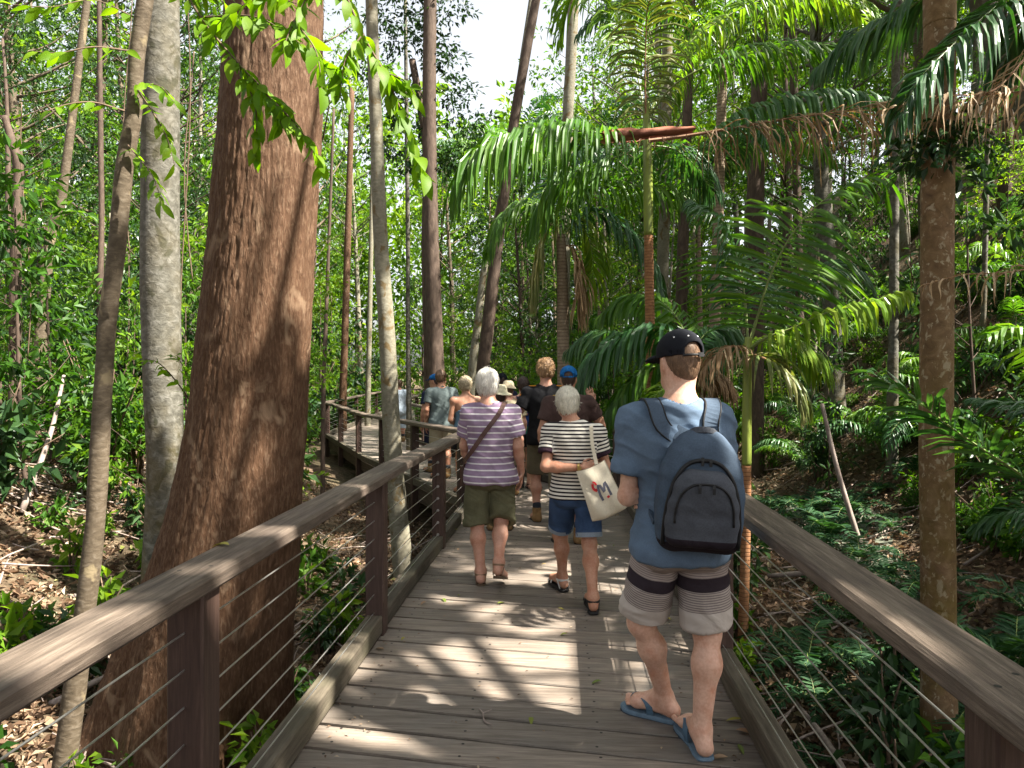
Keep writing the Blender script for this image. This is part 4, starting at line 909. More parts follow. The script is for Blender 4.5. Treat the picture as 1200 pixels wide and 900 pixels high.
scatter('shrub', 80, polar(-60, 560, 5.6, 26), .6, 1.2, 'leafy shrub in the undergrowth left of the walkway', 'shrubs left of the walkway', .6, .5)
scatter('shrub', 44, polar(330, 520, 23, 36), .9, 1.6, 'leafy shrub in the bend behind the far platform', 'shrubs behind the far platform', .5, .5)
scatter('sapling', 22, polar(340, 520, 23, 34), .8, 1.2, 'leafy sapling in the bend behind the far platform', 'saplings behind the far platform', .6, .7)
scatter('shrub', 40, polar(560, 860, 11, 30), .7, 1.3, 'leafy shrub behind the group of walkers', 'shrubs behind the walkers', .6, .5)
scatter('shrub', 46, polar(880, 1260, 5.5, 24), .4, .9, 'leafy shrub on the right hillside', 'shrubs on the right hillside', .6, .5)
scatter('seedling', 46, polar(-40, 420, 3.4, 9), .6, 1.3, 'small leafy seedling growing in the leaf litter on the left', 'seedlings in the left leaf litter', .1, .25)
scatter('seedling', 40, polar(850, 1250, 3.6, 10), .6, 1.3, 'small leafy seedling on the gully floor on the right', 'seedlings in the right gully', .1, .25)
def palm(x, y, s, tr, nf, label, group, k0=0):
    o = empty('palm_tree', (x, y, gz(x, y) - .02), rb_.uniform(0, 6.28), label=label, cat='palm', group=group); o.scale = (s,) * 3
    h = 0.1
    if tr is not None:
        obj('trunk', PTR[tr], o); h = [5.1, 8.3][tr]
        tv = np.array([PTR[tr].vertices[i].co for i in range(len(PTR[tr].vertices))]); m_ = tv[:, 2] > tv[:, 2].max() - .1; top = tv[m_].mean(0); 
    else: top = np.array([0, 0, .05])
    for i in range(nf):
        f = obj('frond', PF[(i + k0) % 3], o, top, i * 2.4 + rb_.uniform(-.3, .3)); f.rotation_euler[1] = rb_.uniform(-.25, .5); q = rb_.uniform(.8, 1.15); f.scale = (q,) * 3
for i in range(13):
    for _ in range(60):
        y = rb_.uniform(11, 26); X = rb_.uniform(620, 1150); x = (X - 600) / FPX * y
        if clear_of(x, y, 1.2) and far_enough(x, y, 1.6): palm(x, y, rb_.uniform(.7, 1.05), rb_.choice([0, 0, 1]), 9, 'feathery palm with thin trunk in the shade behind the right railing', 'trunked palms on the right', i); break
for i in range(30):
    for _ in range(60):
        y = rb_.uniform(6.5, 20); X = rb_.uniform(640 if i < 10 else 900, 1260); x = (X - 600) / FPX * y
        if clear_of(x, y, 1.6) and abs(x - (3.35 + .075 * y)) > .8 and far_enough(x, y, .9): palm(x, y, rb_.uniform(.4, .8), None, 8, 'young stemless palm growing on the gully floor or hillside', 'stemless young palms on the right', i); break
for X, y, tr, s in [(610, 27, 1, 1.15), (655, 24, 1, 1.0), (575, 30, 1, 1.2), (700, 20, 1, .95)]:
    palm((X - 600) / FPX * y, y, s, tr, 11, 'tall feathery palm seen against the sky gap', 'palms against the sky gap')
def fern(x, y, s, label, group):
    o = empty('fern', (x, y, gz(x, y)), rb_.uniform(0, 6.28), label=label, cat='fern', group=group); o.scale = (s,) * 3
    n_ = 9
    for i in range(n_):
        f = obj('frond', FF[i % 3], o, (0, 0, 0), i * 6.283 / n_ + rb_.uniform(-.2, .2)); f.rotation_euler[1] = rb_.uniform(-.2, .3)
c = 0
for _ in range(600):
    if c >= 26: break
    y = rb_.uniform(3.6, 12); X = rb_.uniform(830, 1260); x = (X - 600) / FPX * y
    if deck_dist(x, y) > 1.45 and far_enough(x, y, .42): fern(x, y, rb_.uniform(.5, 1.15), 'green fern on the gully floor right of the boardwalk', 'ferns on the gully floor'); c += 1
for X, Y, d, s in [(1165, 650, 4.6, 1.25), (1210, 690, 4.2, 1.2), (1130, 640, 5.4, 1.1), (1190, 610, 5.2, 1.2)]:
    q = px(X, Y, d); fern(q[0], q[1], s, 'large bluish fern at the right edge behind the rust trunk', 'large ferns at the right edge')

# climbing leafy collar on the rust trunk
cb = px(1099, 165, 4.3); co = empty('climbing_plant', cb, label='leafy climbing plant forming a collar round the upper rust trunk', cat='plant')
g = np.random.default_rng(14); a_ = g.uniform(0, 6.28, 14); V, F, rn = cloud(g, np.stack([.13 * np.cos(a_), .13 * np.sin(a_), g.uniform(-.22, .12, 14)], -1), np.full(14, .09), 16, .09)
obj('foliage', mesh_np('foliage', V, F, G['leaf_dark'], rnd=rn), co)
for k in range(9): obj('strap_leaf', frond_mesh(np.array([(0, 0, 0), (.08 * math.cos(k * .7), .08 * math.sin(k * .7), .05), (.2 * math.cos(k * .7), .2 * math.sin(k * .7), -.02 - .02 * (k % 3)), (.27 * math.cos(k * .7), .27 * math.sin(k * .7), -.14)]) + np.array([.09 * math.cos(k * .7), .09 * math.sin(k * .7), -.05 * (k % 4)]), n=10, ll=.07, lw=.03, hang=.5, mats=PDK, seed=400 + k, rr=.004, start=.1, nst=4), co)
# far forest closing the view: one mass nobody could count
g = np.random.default_rng(77); n_c = 5200
az = g.uniform(-1.0, 1.0, n_c); dist = g.uniform(40, 75, n_c); X_ = np.sin(az) * dist; Y_ = np.cos(az) * dist
hh = np.where(az > .25, 26, 20) * g.random(n_c) ** .8 ; Cc = np.stack([X_, Y_, ground(X_, Y_) + hh], -1)
pxs = 600 + X_ / Y_ * FPX; pys = 440 - (Cc[:, 2] - 1.6) / Y_ * FPX
keep = ~((pxs > 512) & (pxs < 605) & (pys < 120)); Cc = Cc[keep]
V, F, rn = cloud(g, Cc, g.uniform(.9, 2.2, len(Cc)), 22, .55, .5)
obj('far_forest', mesh_np('far_forest', V, F, G['leaf_bright'], rnd=rn), kind='stuff')

# ------------------------------------------------------------------ leaf litter, sticks
def litter(name, n, samp, L, seed):
    g = np.random.default_rng(seed); xy = samp(g, n); keep = np.array([deck_dist(a, b) > .9 for a, b in xy]); xy = xy[keep]; m = len(xy)
    P = np.column_stack([xy, ground(xy[:, 0], xy[:, 1]) + .02 + .03 * g.random(m)])
    a = g.random(m) * 6.28; T = np.stack([np.cos(a), np.sin(a), g.normal(size=m) * .35], -1); N = nrm(np.array([0, 0, 1.]) + g.normal(size=(m, 3)) * .45)
    l = L * (.3 + 1.4 * g.random(m) ** 2); V, F = leaf_quads(P, T, N, l, l * g.uniform(.22, .6, m), .35, .35)
    obj(name, mesh_np(name, V, F, G['litter'], rnd=np.repeat(g.random(m), 4)), kind='stuff')
def s_left(g, n):
    y = 1.5 + 13 * g.random(n) ** 1.3; X = g.uniform(-120, 640, n); return np.column_stack([(X - 600) / FPX * y, y])
def s_right(g, n):
    y = 1.5 + 20 * g.random(n) ** 1.2; X = g.uniform(700, 1300, n); return np.column_stack([(X - 600) / FPX * y, y])
litter('leaf_litter', 56000, s_left, .07, 1); litter('leaf_litter', 48000, s_right, .075, 2)
mb = MB(); g = np.random.default_rng(6)
for k in range(700):
    if k % 2: y = 2 + 9 * g.random(); X = g.uniform(-60, 560)
    else: y = 2 + 14 * g.random(); X = g.uniform(830, 1260)
    x = (X - 600) / FPX * y
    if deck_dist(x, y) < 1.3: continue
    a = g.random() * 6.28; L_ = g.uniform(.2, .9); q = np.array([[x + (t_ - .5) * L_ * math.cos(a) + g.normal() * .02, y + (t_ - .5) * L_ * math.sin(a) + g.normal() * .02, 0] for t_ in (0, .35, .7, 1)])
    q[:, 2] = ground(q[:, 0], q[:, 1]) + .03 + g.random() * .08; mb.tube(q, np.linspace(.009, .004, 4) * g.uniform(.5, 1.6), 5)
mb.build('twig_litter', [G['pole']], smooth=True, kind='stuff')
for X, Y, d, X2, Y2, d2, r0, lab in [(25, 560, 7.5, 75, 440, 8.2, .035, 'pale dead stick propped in the leaves at the far left'), (60, 700, 4.8, 160, 655, 5.6, .03, 'grey fallen branch lying in the litter at the left'), (1020, 640, 7.5, 900, 640, 8.2, .05, 'mossy log lying beside the creek bed'), (1040, 830, 3.4, 930, 700, 5.2, .03, 'thin branch lying in the gully below the right cables')]:
    a = px(X, Y, d); b = px(X2, Y2, d2)
    a[2] = gz(a[0], a[1]) + r0
    if Y2 > 500: b[2] = gz(b[0], b[1]) + r0
    mb = MB(); mb.tube(cat([a, (a + b) / 2 + np.array([.05, .03, .06]), b], 14) - a, np.linspace(r0, r0 * .5, 14), 8); mb.build('fallen_branch', [G['pole']], loc=a, smooth=True, label=lab, cat='branch')

# vines hanging among the left trees
for k, (X, Y0, Y1, d_) in enumerate([(217, -40, 420, 7.2), (222, 60, 330, 7.4), (30, 120, 420, 8.5), (330, 200, 470, 9.5), (150, -20, 300, 9), (1062, 60, 400, 10.5)]):
    P = cat([px(X + 6 * math.sin(k * 2 + i), Y0 + (Y1 - Y0) * i / 5, d_) for i in range(6)], 30); mb = MB(); mb.tube(P - P[-1], .007, 5); mb.build('vine', [G['twig']], loc=P[-1], smooth=True, label=['thin grey vine hanging close beside the grey lichen trunk', 'second thin vine hanging right of the grey lichen trunk', 'thin vine hanging in the leaves at the left edge', 'thin vine hanging behind the massive red trunk', 'thin vine hanging behind the crooked sapling', 'thin vine beside the slim vine wrapped trunk on the right'][k], cat='vine')
# ------------------------------------------------------------------ canopy trees overhead, outside the frame, that shade the walk; gaps let the sun through
g = np.random.default_rng(99)
def canopy_tree(bx, by, h, cr, ncl, nl, L, mat, seed):
    g = np.random.default_rng(seed); b = np.array([bx, by, gz(bx, by)]); o = empty('tree', b, label='spreading shade tree outside the picture whose crown arches over the boardwalk', cat='tree', group='shade trees over the boardwalk')
    mb = MB(); tp = np.array([0, 0, h - b[2] - 1.5]); mb.tube(cat([(0, 0, -.4), (.1, .05, tp[2] * .5), tp], 14), np.linspace(.24, .12, 14), 12)
    C = []; R = []
    for i in range(ncl):
        a = i * 2.4; rr = cr * math.sqrt((i + .5) / ncl); c = np.array([rr * math.cos(a), rr * math.sin(a), tp[2] + .8 + 1.6 * math.cos(rr / cr * 1.5) + g.normal() * .5]); C.append(c); R.append(g.uniform(.7, 1.15))
        if i % 5 == 0: mb.tube(cat([tp * .85, tp * .9 + c * .12 * np.array([1, 1, 0]) + (c - tp * .9) * .4, c], 8), np.linspace(.08, .02, 8), 6)
    mb.build('trunk', [G['bark_dark']], o, smooth=True)
    V, F, rn = cloud(g, np.array(C), np.array(R), nl, L, .45)
    Vw = V.reshape(-1, 4, 3); cw = Vw.mean(1) + b; keep = np.ones(len(cw), bool)
    keep &= sun_gap(cw)
    X, Y = 600 + cw[:, 0] / np.maximum(cw[:, 1], .05) * FPX, 440 - (cw[:, 2] - 1.6) / np.maximum(cw[:, 1], .05) * FPX
    keep &= ~((cw[:, 1] > .3) & (X > -60) & (X < 1260) & (Y > -40))
    Vw = Vw[keep]; m = len(Vw); i4 = np.arange(m)[:, None] * 4
    obj('crown', mesh_np('crown', Vw.reshape(-1, 3), np.concatenate([i4 + np.array([[0, 1, 2]]), i4 + np.array([[0, 2, 3]])]), mat, rnd=rn.reshape(-1, 4)[keep].ravel()), o)
for i, (x, y, h, cr) in enumerate([(5.2, 1.0, 9.8, 4.4), (7.6, 5.0, 11.5, 4.6), (7.2, 8.6, 12.5, 4.6), (10.5, 10.5, 13, 4.4), (10, 2.0, 12, 4.4), (2.6, -3.0, 9, 4.0), (-2.6, -3.4, 9.5, 3.6), (6.0, -3.0, 10.5, 4.0)]):
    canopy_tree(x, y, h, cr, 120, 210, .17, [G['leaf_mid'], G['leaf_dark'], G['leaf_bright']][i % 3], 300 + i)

for i, (x, y, s) in enumerate([(4.7, 4.4, .95), (5.8, 5.6, .9), (8.4, -1.0, .9)]):
    palm(x, y, s, 1, 9, 'tall palm outside the picture whose fronds shade the boardwalk', 'shade palms beside the boardwalk', i)
# ------------------------------------------------------------------ people: smooth blended distance fields meshed as one surface
class SD:
    def __init__(s, lo, hi, h):
        s.lo = np.array(lo, float); s.h = h; s.n = np.ceil((np.array(hi) - s.lo) / h).astype(int) + 1
        s.D = np.full(s.n, 1.0, np.float32); s.ax = [(s.lo[i] + h * np.arange(s.n[i])).astype(np.float32) for i in range(3)]
    def reg(s, lo, hi):
        a = np.clip(np.floor((np.array(lo) - s.lo) / s.h).astype(int), 0, s.n); b = np.clip(np.ceil((np.array(hi) - s.lo) / s.h).astype(int) + 1, 0, s.n)
        sl = tuple(slice(int(i), int(j)) for i, j in zip(a, b))
        if any(q.stop <= q.start for q in sl): return None, None
        return sl, (s.ax[0][sl[0]][:, None, None], s.ax[1][sl[1]][None, :, None], s.ax[2][sl[2]][None, None, :])
    def comb(s, sl, d, k, op):
        A = s.D[sl]
        if op == 'u':
            hh = np.maximum(k - np.abs(A - d), 0) / k; s.D[sl] = np.minimum(A, d) - hh * hh * k * .25
        elif op == 's':
            hh = np.maximum(k - np.abs(A + d), 0) / k; s.D[sl] = np.maximum(A, -d) + hh * hh * k * .25
    def cap(s, a, b, r1, r2=None, k=.03, op='u'):
        a = np.asarray(a, float); b = np.asarray(b, float); r2 = r1 if r2 is None else r2; m = max(r1, r2) + k + 2.5 * s.h
        sl, g = s.reg(np.minimum(a, b) - m, np.maximum(a, b) + m)
        if sl is None: return s
        ba = b - a; bb = max(ba.dot(ba), 1e-9); p = [g[i] - a[i] for i in range(3)]
        t = np.clip((p[0] * ba[0] + p[1] * ba[1] + p[2] * ba[2]) / bb, 0, 1)
        d = np.sqrt((p[0] - t * ba[0]) ** 2 + (p[1] - t * ba[1]) ** 2 + (p[2] - t * ba[2]) ** 2) - (r1 + (r2 - r1) * t)
        s.comb(sl, d.astype(np.float32), k, op); return s
    def ell(s, c, r, R=None, k=.03, op='u'):
        c = np.asarray(c, float); r = np.asarray(r, float); m = max(r) + k + 2.5 * s.h; sl, g = s.reg(c - m, c + m)
        if sl is None: return s
        p = [g[i] - c[i] for i in range(3)]
        if R is not None: R = np.asarray(R); p = [R[0, i] * p[0] + R[1, i] * p[1] + R[2, i] * p[2] for i in range(3)]
        k0 = np.sqrt((p[0] / r[0]) ** 2 + (p[1] / r[1]) ** 2 + (p[2] / r[2]) ** 2); k1 = np.sqrt((p[0] / r[0] ** 2) ** 2 + (p[1] / r[1] ** 2) ** 2 + (p[2] / r[2] ** 2) ** 2)
        s.comb(sl, (k0 * (k0 - 1) / np.maximum(k1, 1e-6)).astype(np.float32), k, op); return s
    def box(s, c, hf, rd=.02, R=None, k=.01, op='u', taper=0.):
        c = np.asarray(c, float); hf = np.asarray(hf, float); m = np.linalg.norm(hf) + k + 2.5 * s.h; sl, g = s.reg(c - m, c + m)
        if sl is None: return s
        p = [g[i] - c[i] for i in range(3)]
        if R is not None: R = np.asarray(R); p = [R[0, i] * p[0] + R[1, i] * p[1] + R[2, i] * p[2] for i in range(3)]
        q = [np.abs(p[i]) - (hf[i] - rd) for i in range(3)]
        d = np.sqrt(sum(np.maximum(v, 0) ** 2 for v in q)) + np.minimum(np.maximum(np.maximum(q[0], q[1]), q[2]), 0) - rd
        s.comb(sl, d.astype(np.float32), k, op); return s
    def like(s): q = SD.__new__(SD); q.__dict__.update(s.__dict__); q.D = np.full(s.n, 1.0, np.float32); return q
    def join(s, q, k): s.comb((slice(None),) * 3, q.D, k, 'u'); return s
    def plane(s, p, n, k=0):
        p = np.asarray(p, float); n = nrm(n); g = (s.ax[0][:, None, None], s.ax[1][None, :, None], s.ax[2][None, None, :])
        d = ((g[0] - p[0]) * n[0] + (g[1] - p[1]) * n[1] + (g[2] - p[2]) * n[2]).astype(np.float32); s.D = np.maximum(s.D, d); return s
    def mesh(s):
        D = s.D; D[0] = D[-1] = 1; D[:, 0] = D[:, -1] = 1; D[:, :, 0] = D[:, :, -1] = 1
        neg = D < 0; nx, ny, nz = D.shape
        cnt = np.zeros((nx - 1, ny - 1, nz - 1), np.uint8); off = [(i, j, k) for i in (0, 1) for j in (0, 1) for k in (0, 1)]
        for i, j, k in off: cnt += neg[i:nx - 1 + i, j:ny - 1 + j, k:nz - 1 + k]
        act = (cnt > 0) & (cnt < 8); I = np.argwhere(act); idx = np.full(act.shape, -1, np.int64); idx[act] = np.arange(len(I))
        val = np.stack([D[I[:, 0] + i, I[:, 1] + j, I[:, 2] + k] for i, j, k in off], 1)
        acc = np.zeros((len(I), 3)); n = np.zeros(len(I)); O = np.array(off, float)
        for a in range(8):
            for b in range(a + 1, 8):
                if np.abs(O[a] - O[b]).sum() == 1:
                    m = (val[:, a] < 0) != (val[:, b] < 0); t = val[m, a] / (val[m, a] - val[m, b]); acc[m] += O[a] + (O[b] - O[a]) * t[:, None]; n[m] += 1
        V = s.lo + (I + acc / n[:, None]) * s.h
        Fs = []
        for ax in range(3):
            sl0 = [slice(1, -1)] * 3; sl1 = list(sl0)
            sl0[ax] = slice(0, -1); sl1[ax] = slice(1, None)
            A = neg[tuple(sl0)]; B = neg[tuple(sl1)]; E = np.argwhere(A != B); E = E + np.array([0 if q == ax else 1 for q in range(3)])
            flip = neg[E[:, 0], E[:, 1], E[:, 2]]; u, v = [(1, 2), (2, 0), (0, 1)][ax]
            eu = np.eye(3, dtype=int)[u]; ev = np.eye(3, dtype=int)[v]
            q = np.stack([idx[tuple((E - eu - ev).T)], idx[tuple((E - ev).T)], idx[tuple(E.T)], idx[tuple((E - eu).T)]], 1)
            q[~flip] = q[~flip][:, ::-1]; Fs.append(q)
        return V, np.concatenate(Fs)

def vnorm(V, F):
    n = np.cross(V[F[:, 2]] - V[F[:, 0]], V[F[:, 3]] - V[F[:, 1]]); N = np.zeros_like(V)
    for k in range(4): np.add.at(N, F[:, k], n)
    return nrm(N)
def wrinkle(V, F, amp, fr=(9, 9, 16), seed=0):
    N = vnorm(V, F); w_ = fbm(V * np.array(fr) + seed * 3.7, 3, seed) - .5; w2 = 1 - np.abs(2 * fbm(V * np.array(fr) * .6 + 9 + seed, 2, seed + 5) - 1) * 2
    w3 = 1 - np.abs(2 * fbm((V @ np.array([[.8, .2, .5], [-.1, 1, .2], [-.6, 0, .8]])) * np.array([5, 5, 17]) + seed, 2, seed + 9) - 1) * 2
    return V + N * (w_ * 1.1 + w2 * .35 + w3 * .55)[:, None] * amp
v3 = lambda *a: np.array(a, float)
def stand(H=1.7, wide=1., sh=.19):
    s = H / 1.75
    J = dict(head=v3(0, .02, 1.645), neck=v3(0, -.01, 1.47), chest=v3(0, 0, 1.28), belly=v3(0, .005, 1.08), pelvis=v3(0, 0, .94),
             shL=v3(-sh, 0, 1.40), shR=v3(sh, 0, 1.40), elL=v3(-.25, -.03, 1.12), elR=v3(.25, -.03, 1.12), wrL=v3(-.25, .05, .87), wrR=v3(.25, .05, .87),
             hL=v3(0, .25, -1), hR=v3(0, .25, -1), nL=v3(1, 0, 0), nR=v3(-1, 0, 0), hipL=v3(-.09, 0, .92), hipR=v3(.09, 0, .92), knL=v3(-.10, .03, .50), knR=v3(.10, .03, .50),
             anL=v3(-.10, -.02, .085), anR=v3(.10, -.02, .085), toL=v3(-.12, .17, .025), toR=v3(.12, .17, .025))
    for k in J:
        if k not in ('hL', 'hR', 'nL', 'nR'): J[k] = J[k] * s
    J['s'] = s; J['w'] = wide; J['yaw'] = 0.; J['pit'] = 0.; J['curl'] = .35
    return J
def hand(S, w_, f, n, s, side, curl=.35, k=.006):
    f = nrm(f); n = nrm(np.asarray(n, float) - f * np.dot(f, n)); x = np.cross(f, n) * side     # x towards the thumb
    kn = [w_ + f * .088 * s + x * o * s for o in (.033, .011, -.011, -.031)]
    for q in kn: S.cap(w_ + f * .012 * s + x * .3 * np.dot(q - w_, x), q, .0155 * s, .0115 * s, .012)
    for q, L_, sp in zip(kn, (.072, .08, .074, .058), (.10, .03, -.05, -.12)):
        d = nrm(f + x * sp); p = q.copy(); c = curl * .6
        for i, (fr, r) in enumerate(((.45, .0092), (.31, .0084), (.24, .0074))):
            dd = d * math.cos(c) + n * math.sin(c); e = p + dd * L_ * fr * s; S.cap(p, e, r * s, (r - .0006) * s, k); p = e; c += curl
    b = w_ + f * .02 * s + x * .018 * s; m = b + (f * .5 + x * .75 + n * .35) * .042 * s; e = m + (f * .85 + x * .35 + n * .3) * .032 * s; t_ = e + (f * .95 + n * .3) * .024 * s
    S.cap(b, m, .014 * s, .0115 * s, .01); S.cap(m, e, .0105 * s, .0095 * s, k); S.cap(e, t_, .0095 * s, .008 * s, k)
def hrot(J): return rotz(J['yaw']) @ rotx(J['pit'])
def skull(S, J, grow=0., k=.02):
    s = J['s']; R = hrot(J); c = J['head']
    S.ell(c + R @ v3(0, -.012, .03) * s, (.074 * s + grow, .094 * s + grow, .088 * s + grow), R, k)
def body(J, vox, toes=False):
    s, w_ = J['s'], J['w']; pts = np.array([J[k] for k in J if isinstance(J[k], np.ndarray) and k not in ('hL', 'hR', 'nL', 'nR')])
    S = SD(pts.min(0) - .26 * s, pts.max(0) + .24 * s, vox); R = hrot(J); c = J['head']
    # head with face
    skull(S, J); S.ell(c + R @ v3(0, .022, -.035) * s, (.060 * s, .070 * s, .075 * s), R, .04); S.cap(c + R @ v3(-.025, .05, -.085) * s, c + R @ v3(.025, .05, -.085) * s, .026 * s, None, .03)
    S.cap(c + R @ v3(0, .088, .012) * s, c + R @ v3(0, .108, -.022) * s, .009 * s, .013 * s, .015); S.ell(c + R @ v3(0, .085, .022) * s, (.05 * s, .016 * s, .009 * s), R, .02)
    S.ell(c + R @ v3(0, .088, -.058) * s, (.024 * s, .012 * s, .009 * s), R, .008)
    for q in (-1, 1):
        S.ell(c + R @ v3(q * .03, .086, .004) * s, (.016 * s, .012 * s, .009 * s), R, .008, 's'); S.ell(c + R @ v3(q * .03, .078, .004) * s, (.012 * s,) * 3, R, .004)
        Re = R @ rotz(q * .35); S.ell(c + R @ v3(q * .076, -.004, -.005) * s, (.009 * s, .020 * s, .032 * s), Re, .008); S.ell(c + R @ v3(q * .085, .002, -.002) * s, (.006 * s, .010 * s, .016 * s), Re, .004, 's')
    S.cap(c + R @ v3(0, -.02, -.05) * s, J['neck'], .054 * s, .060 * s, .05)
    # trunk
    sx = nrm(J['shR'] - J['shL']); px_ = nrm(J['hipR'] - J['hipL']); up = nrm(J['chest'] - J['pelvis']); fy = nrm(np.cross(up, sx)); Rc = np.column_stack([sx, fy, np.cross(sx, fy)]); fp = nrm(np.cross(up, px_)); Rp = np.column_stack([px_, fp, np.cross(px_, fp)])
    S.ell(J['chest'], (.155 * s * w_, .108 * s * w_, .185 * s), Rc, .05); S.ell(J['belly'], (.142 * s * w_, .105 * s * w_, .17 * s), Rp, .07); S.ell(J['pelvis'], (.158 * s * w_, .112 * s * w_, .13 * s), Rp, .07)
    for q, sh in ((-1, 'shL'), (1, 'shR')):
        S.cap(J['neck'] + v3(0, 0, -.02 * s), J[sh] + v3(0, 0, .012 * s), .048 * s, .048 * s, .06); S.ell(J['pelvis'] + Rp @ v3(q * .075, -.05, -.05) * s, (.085 * s * w_, .08 * s, .09 * s), Rp, .05)
        S.ell(J['chest'] + Rc @ v3(q * .075, -.045, .06) * s, (.08 * s, .06 * s, .1 * s), Rc, .05)
    for q, sd in ((-1, 'L'), (1, 'R')):
        a, e, wr = J['sh' + sd], J['el' + sd], J['wr' + sd]
        S.ell(a, (.058 * s * w_, .056 * s * w_, .058 * s), None, .05); S.cap(a, e, .049 * s * w_, .039 * s * w_, .03); m = e + (wr - e) * .3
        S.cap(e, m, .038 * s, .041 * s * w_, .03); S.cap(m, wr, .040 * s * w_, .026 * s, .03); hand(S, wr, J['h' + sd], J['n' + sd], s, -q, J['curl'])
        h, kn, an, to = J['hip' + sd], J['kn' + sd], J['an' + sd], J['to' + sd]
        S.cap(h, kn, .085 * s * w_, .051 * s, .06); m = kn + (an - kn) * .32; fd = nrm(v3(to[0] - an[0], to[1] - an[1], 0))
        S.cap(kn, m - fd * .014 * s, .047 * s, .055 * s, .05); S.cap(m - fd * .014 * s, an, .053 * s, .036 * s, .05); S.ell(kn + fd * .010 * s, (.046 * s, .046 * s, .055 * s), None, .03)
        heel = v3(an[0], an[1], an[2] - .05 * s) - fd * .038 * s; ball = to - fd * .065 * s + v3(0, 0, .012 * s); sx_ = np.cross(fd, v3(0, 0, 1)) * q
        S.cap(an, heel, .036 * s, .030 * s, .03); S.cap(an + fd * .02 * s, ball, .038 * s, .026 * s, .04); S.cap(heel, ball + sx_ * .02 * s, .028 * s, .024 * s, .03); S.cap(ball - sx_ * .024 * s, ball + sx_ * .028 * s, .022 * s, .019 * s, .03)
        if toes:
            for i, (o, L_, r) in enumerate(((-.034, .068, .0125), (-.013, .064, .0088), (.005, .058, .0082), (.021, .049, .0077), (.036, .038, .0072))):
                b = ball + sx_ * o * s - v3(0, 0, .004 * s); e_ = b + (fd * L_ + sx_ * o * .15) * s - v3(0, 0, .008 * s); S.cap(b, e_, r * s, r * s * 1.05, .003)
        else: S.cap(ball - sx_ * .022 * s, to - sx_ * .016 * s, .016 * s, .013 * s, .02).cap(ball + sx_ * .022 * s, to + sx_ * .016 * s - fd * .02 * s, .015 * s, .012 * s, .02)
    return S.mesh()
def garment_box(J, lo=.3, hi=.3):
    pts = np.array([J[k] for k in J if isinstance(J[k], np.ndarray) and k not in ('hL', 'hR', 'nL', 'nR')]); return pts.min(0) - lo, pts.max(0) + hi
def tee(J, vox, hem, sleeve=.62, loose=.02, wr=.010, seed=0, sr=.064, flare=.03, neckr=.07, hem_t=(0, 0), topcut=None):
    """T-shirt: stripe attribute = height on the trunk, distance along the arm on the sleeves"""
    s, w_ = J['s'], J['w']; lo, hi = garment_box(J); lo[2] = hem - .05; S = SD(lo, hi, vox)
    sx = nrm(J['shR'] - J['shL']); hx = nrm(J['hipR'] - J['hipL']); up = nrm(J['chest'] - J['pelvis']); fy = nrm(np.cross(up, sx)); Rc = np.column_stack([sx, fy, np.cross(sx, fy)]); fp = nrm(np.cross(up, hx)); Rp = np.column_stack([hx, fp, np.cross(hx, fp)]); l = loose
    S.ell(J['chest'], (.157 * s * w_ + l, .11 * s * w_ + l, .19 * s + l), Rc, .05); S.ell(J['belly'], (.148 * s * w_ + l, .11 * s * w_ + l, .20 * s), Rp, .09); S.ell(J['pelvis'], (.162 * s * w_ + l, .12 * s * w_ + l, .17 * s), Rp, .09)
    S.ell(J['pelvis'] + v3(0, 0, -.08), (.165 * s * w_ + flare, .125 * s * w_ + flare, .16 * s), Rp, .08)
    for q, sd in ((-1, 'L'), (1, 'R')):
        topcut or S.cap(J['neck'] + v3(0, 0, -.03 * s), J['sh' + sd] + v3(0, 0, .008), .05 * s + l * .4, .05 * s + l * .5, .06); S.ell(J['chest'] + Rc @ v3(q * .075, -.045, .06) * s, (.085 * s + l * .5, .065 * s + l * .5, .105 * s), Rc, .05)
        S.ell(J['pelvis'] + Rp @ v3(q * .075, -.05, -.06) * s, (.09 * s * w_ + l, .082 * s + flare, .10 * s), Rp, .06)
        if topcut: continue
        a, e = J['sh' + sd], J['el' + sd]; c = a + (e - a) * sleeve; Q = S.like(); dv = nrm(e - a); ro = sr * s * w_ + l * .5; Q.cap(a, c + dv * .08, .058 * s * w_ + l * .6, ro, .01)
        if vox <= .0065: Q.cap(c - dv * .035, c + dv * .14, ro - .012, None, .004, 's')
        Q.plane(c, dv); S.join(Q, .035)
    S.cap(J['neck'] + v3(0, .0, -.012 * s), J['head'] + v3(0, .03, 0), neckr * s, neckr * s, .01, 's')
    if topcut: S.plane((0, 0, topcut), (0, .45, 1))
    S.plane((J['pelvis'][0], J['pelvis'][1], hem), (hem_t[0], hem_t[1], -1))
    V, F = S.mesh(); V = wrinkle(V, F, wr, (7, 7, 13), seed)
    st = V[:, 2].copy(); slv = np.zeros(len(V))
    for sd in 'LR':
        a, e = J['sh' + sd], J['el' + sd]; dv = e - a; q = V - a; t_ = q @ dv / dv.dot(dv); rad = np.linalg.norm(q - np.clip(t_, 0, 1)[:, None] * dv, axis=1); m = (t_ > .18) & (rad < .10 * s) & (np.abs((V - J['chest']) @ Rc[:, 0]) > .165 * s * w_)
        st[m] = (a[2] - t_[m] * np.linalg.norm(dv)); slv[m] = 1; slv[(t_ > sleeve - .11) & (rad < .1 * s) & m] = 2
    return V, F, st, slv
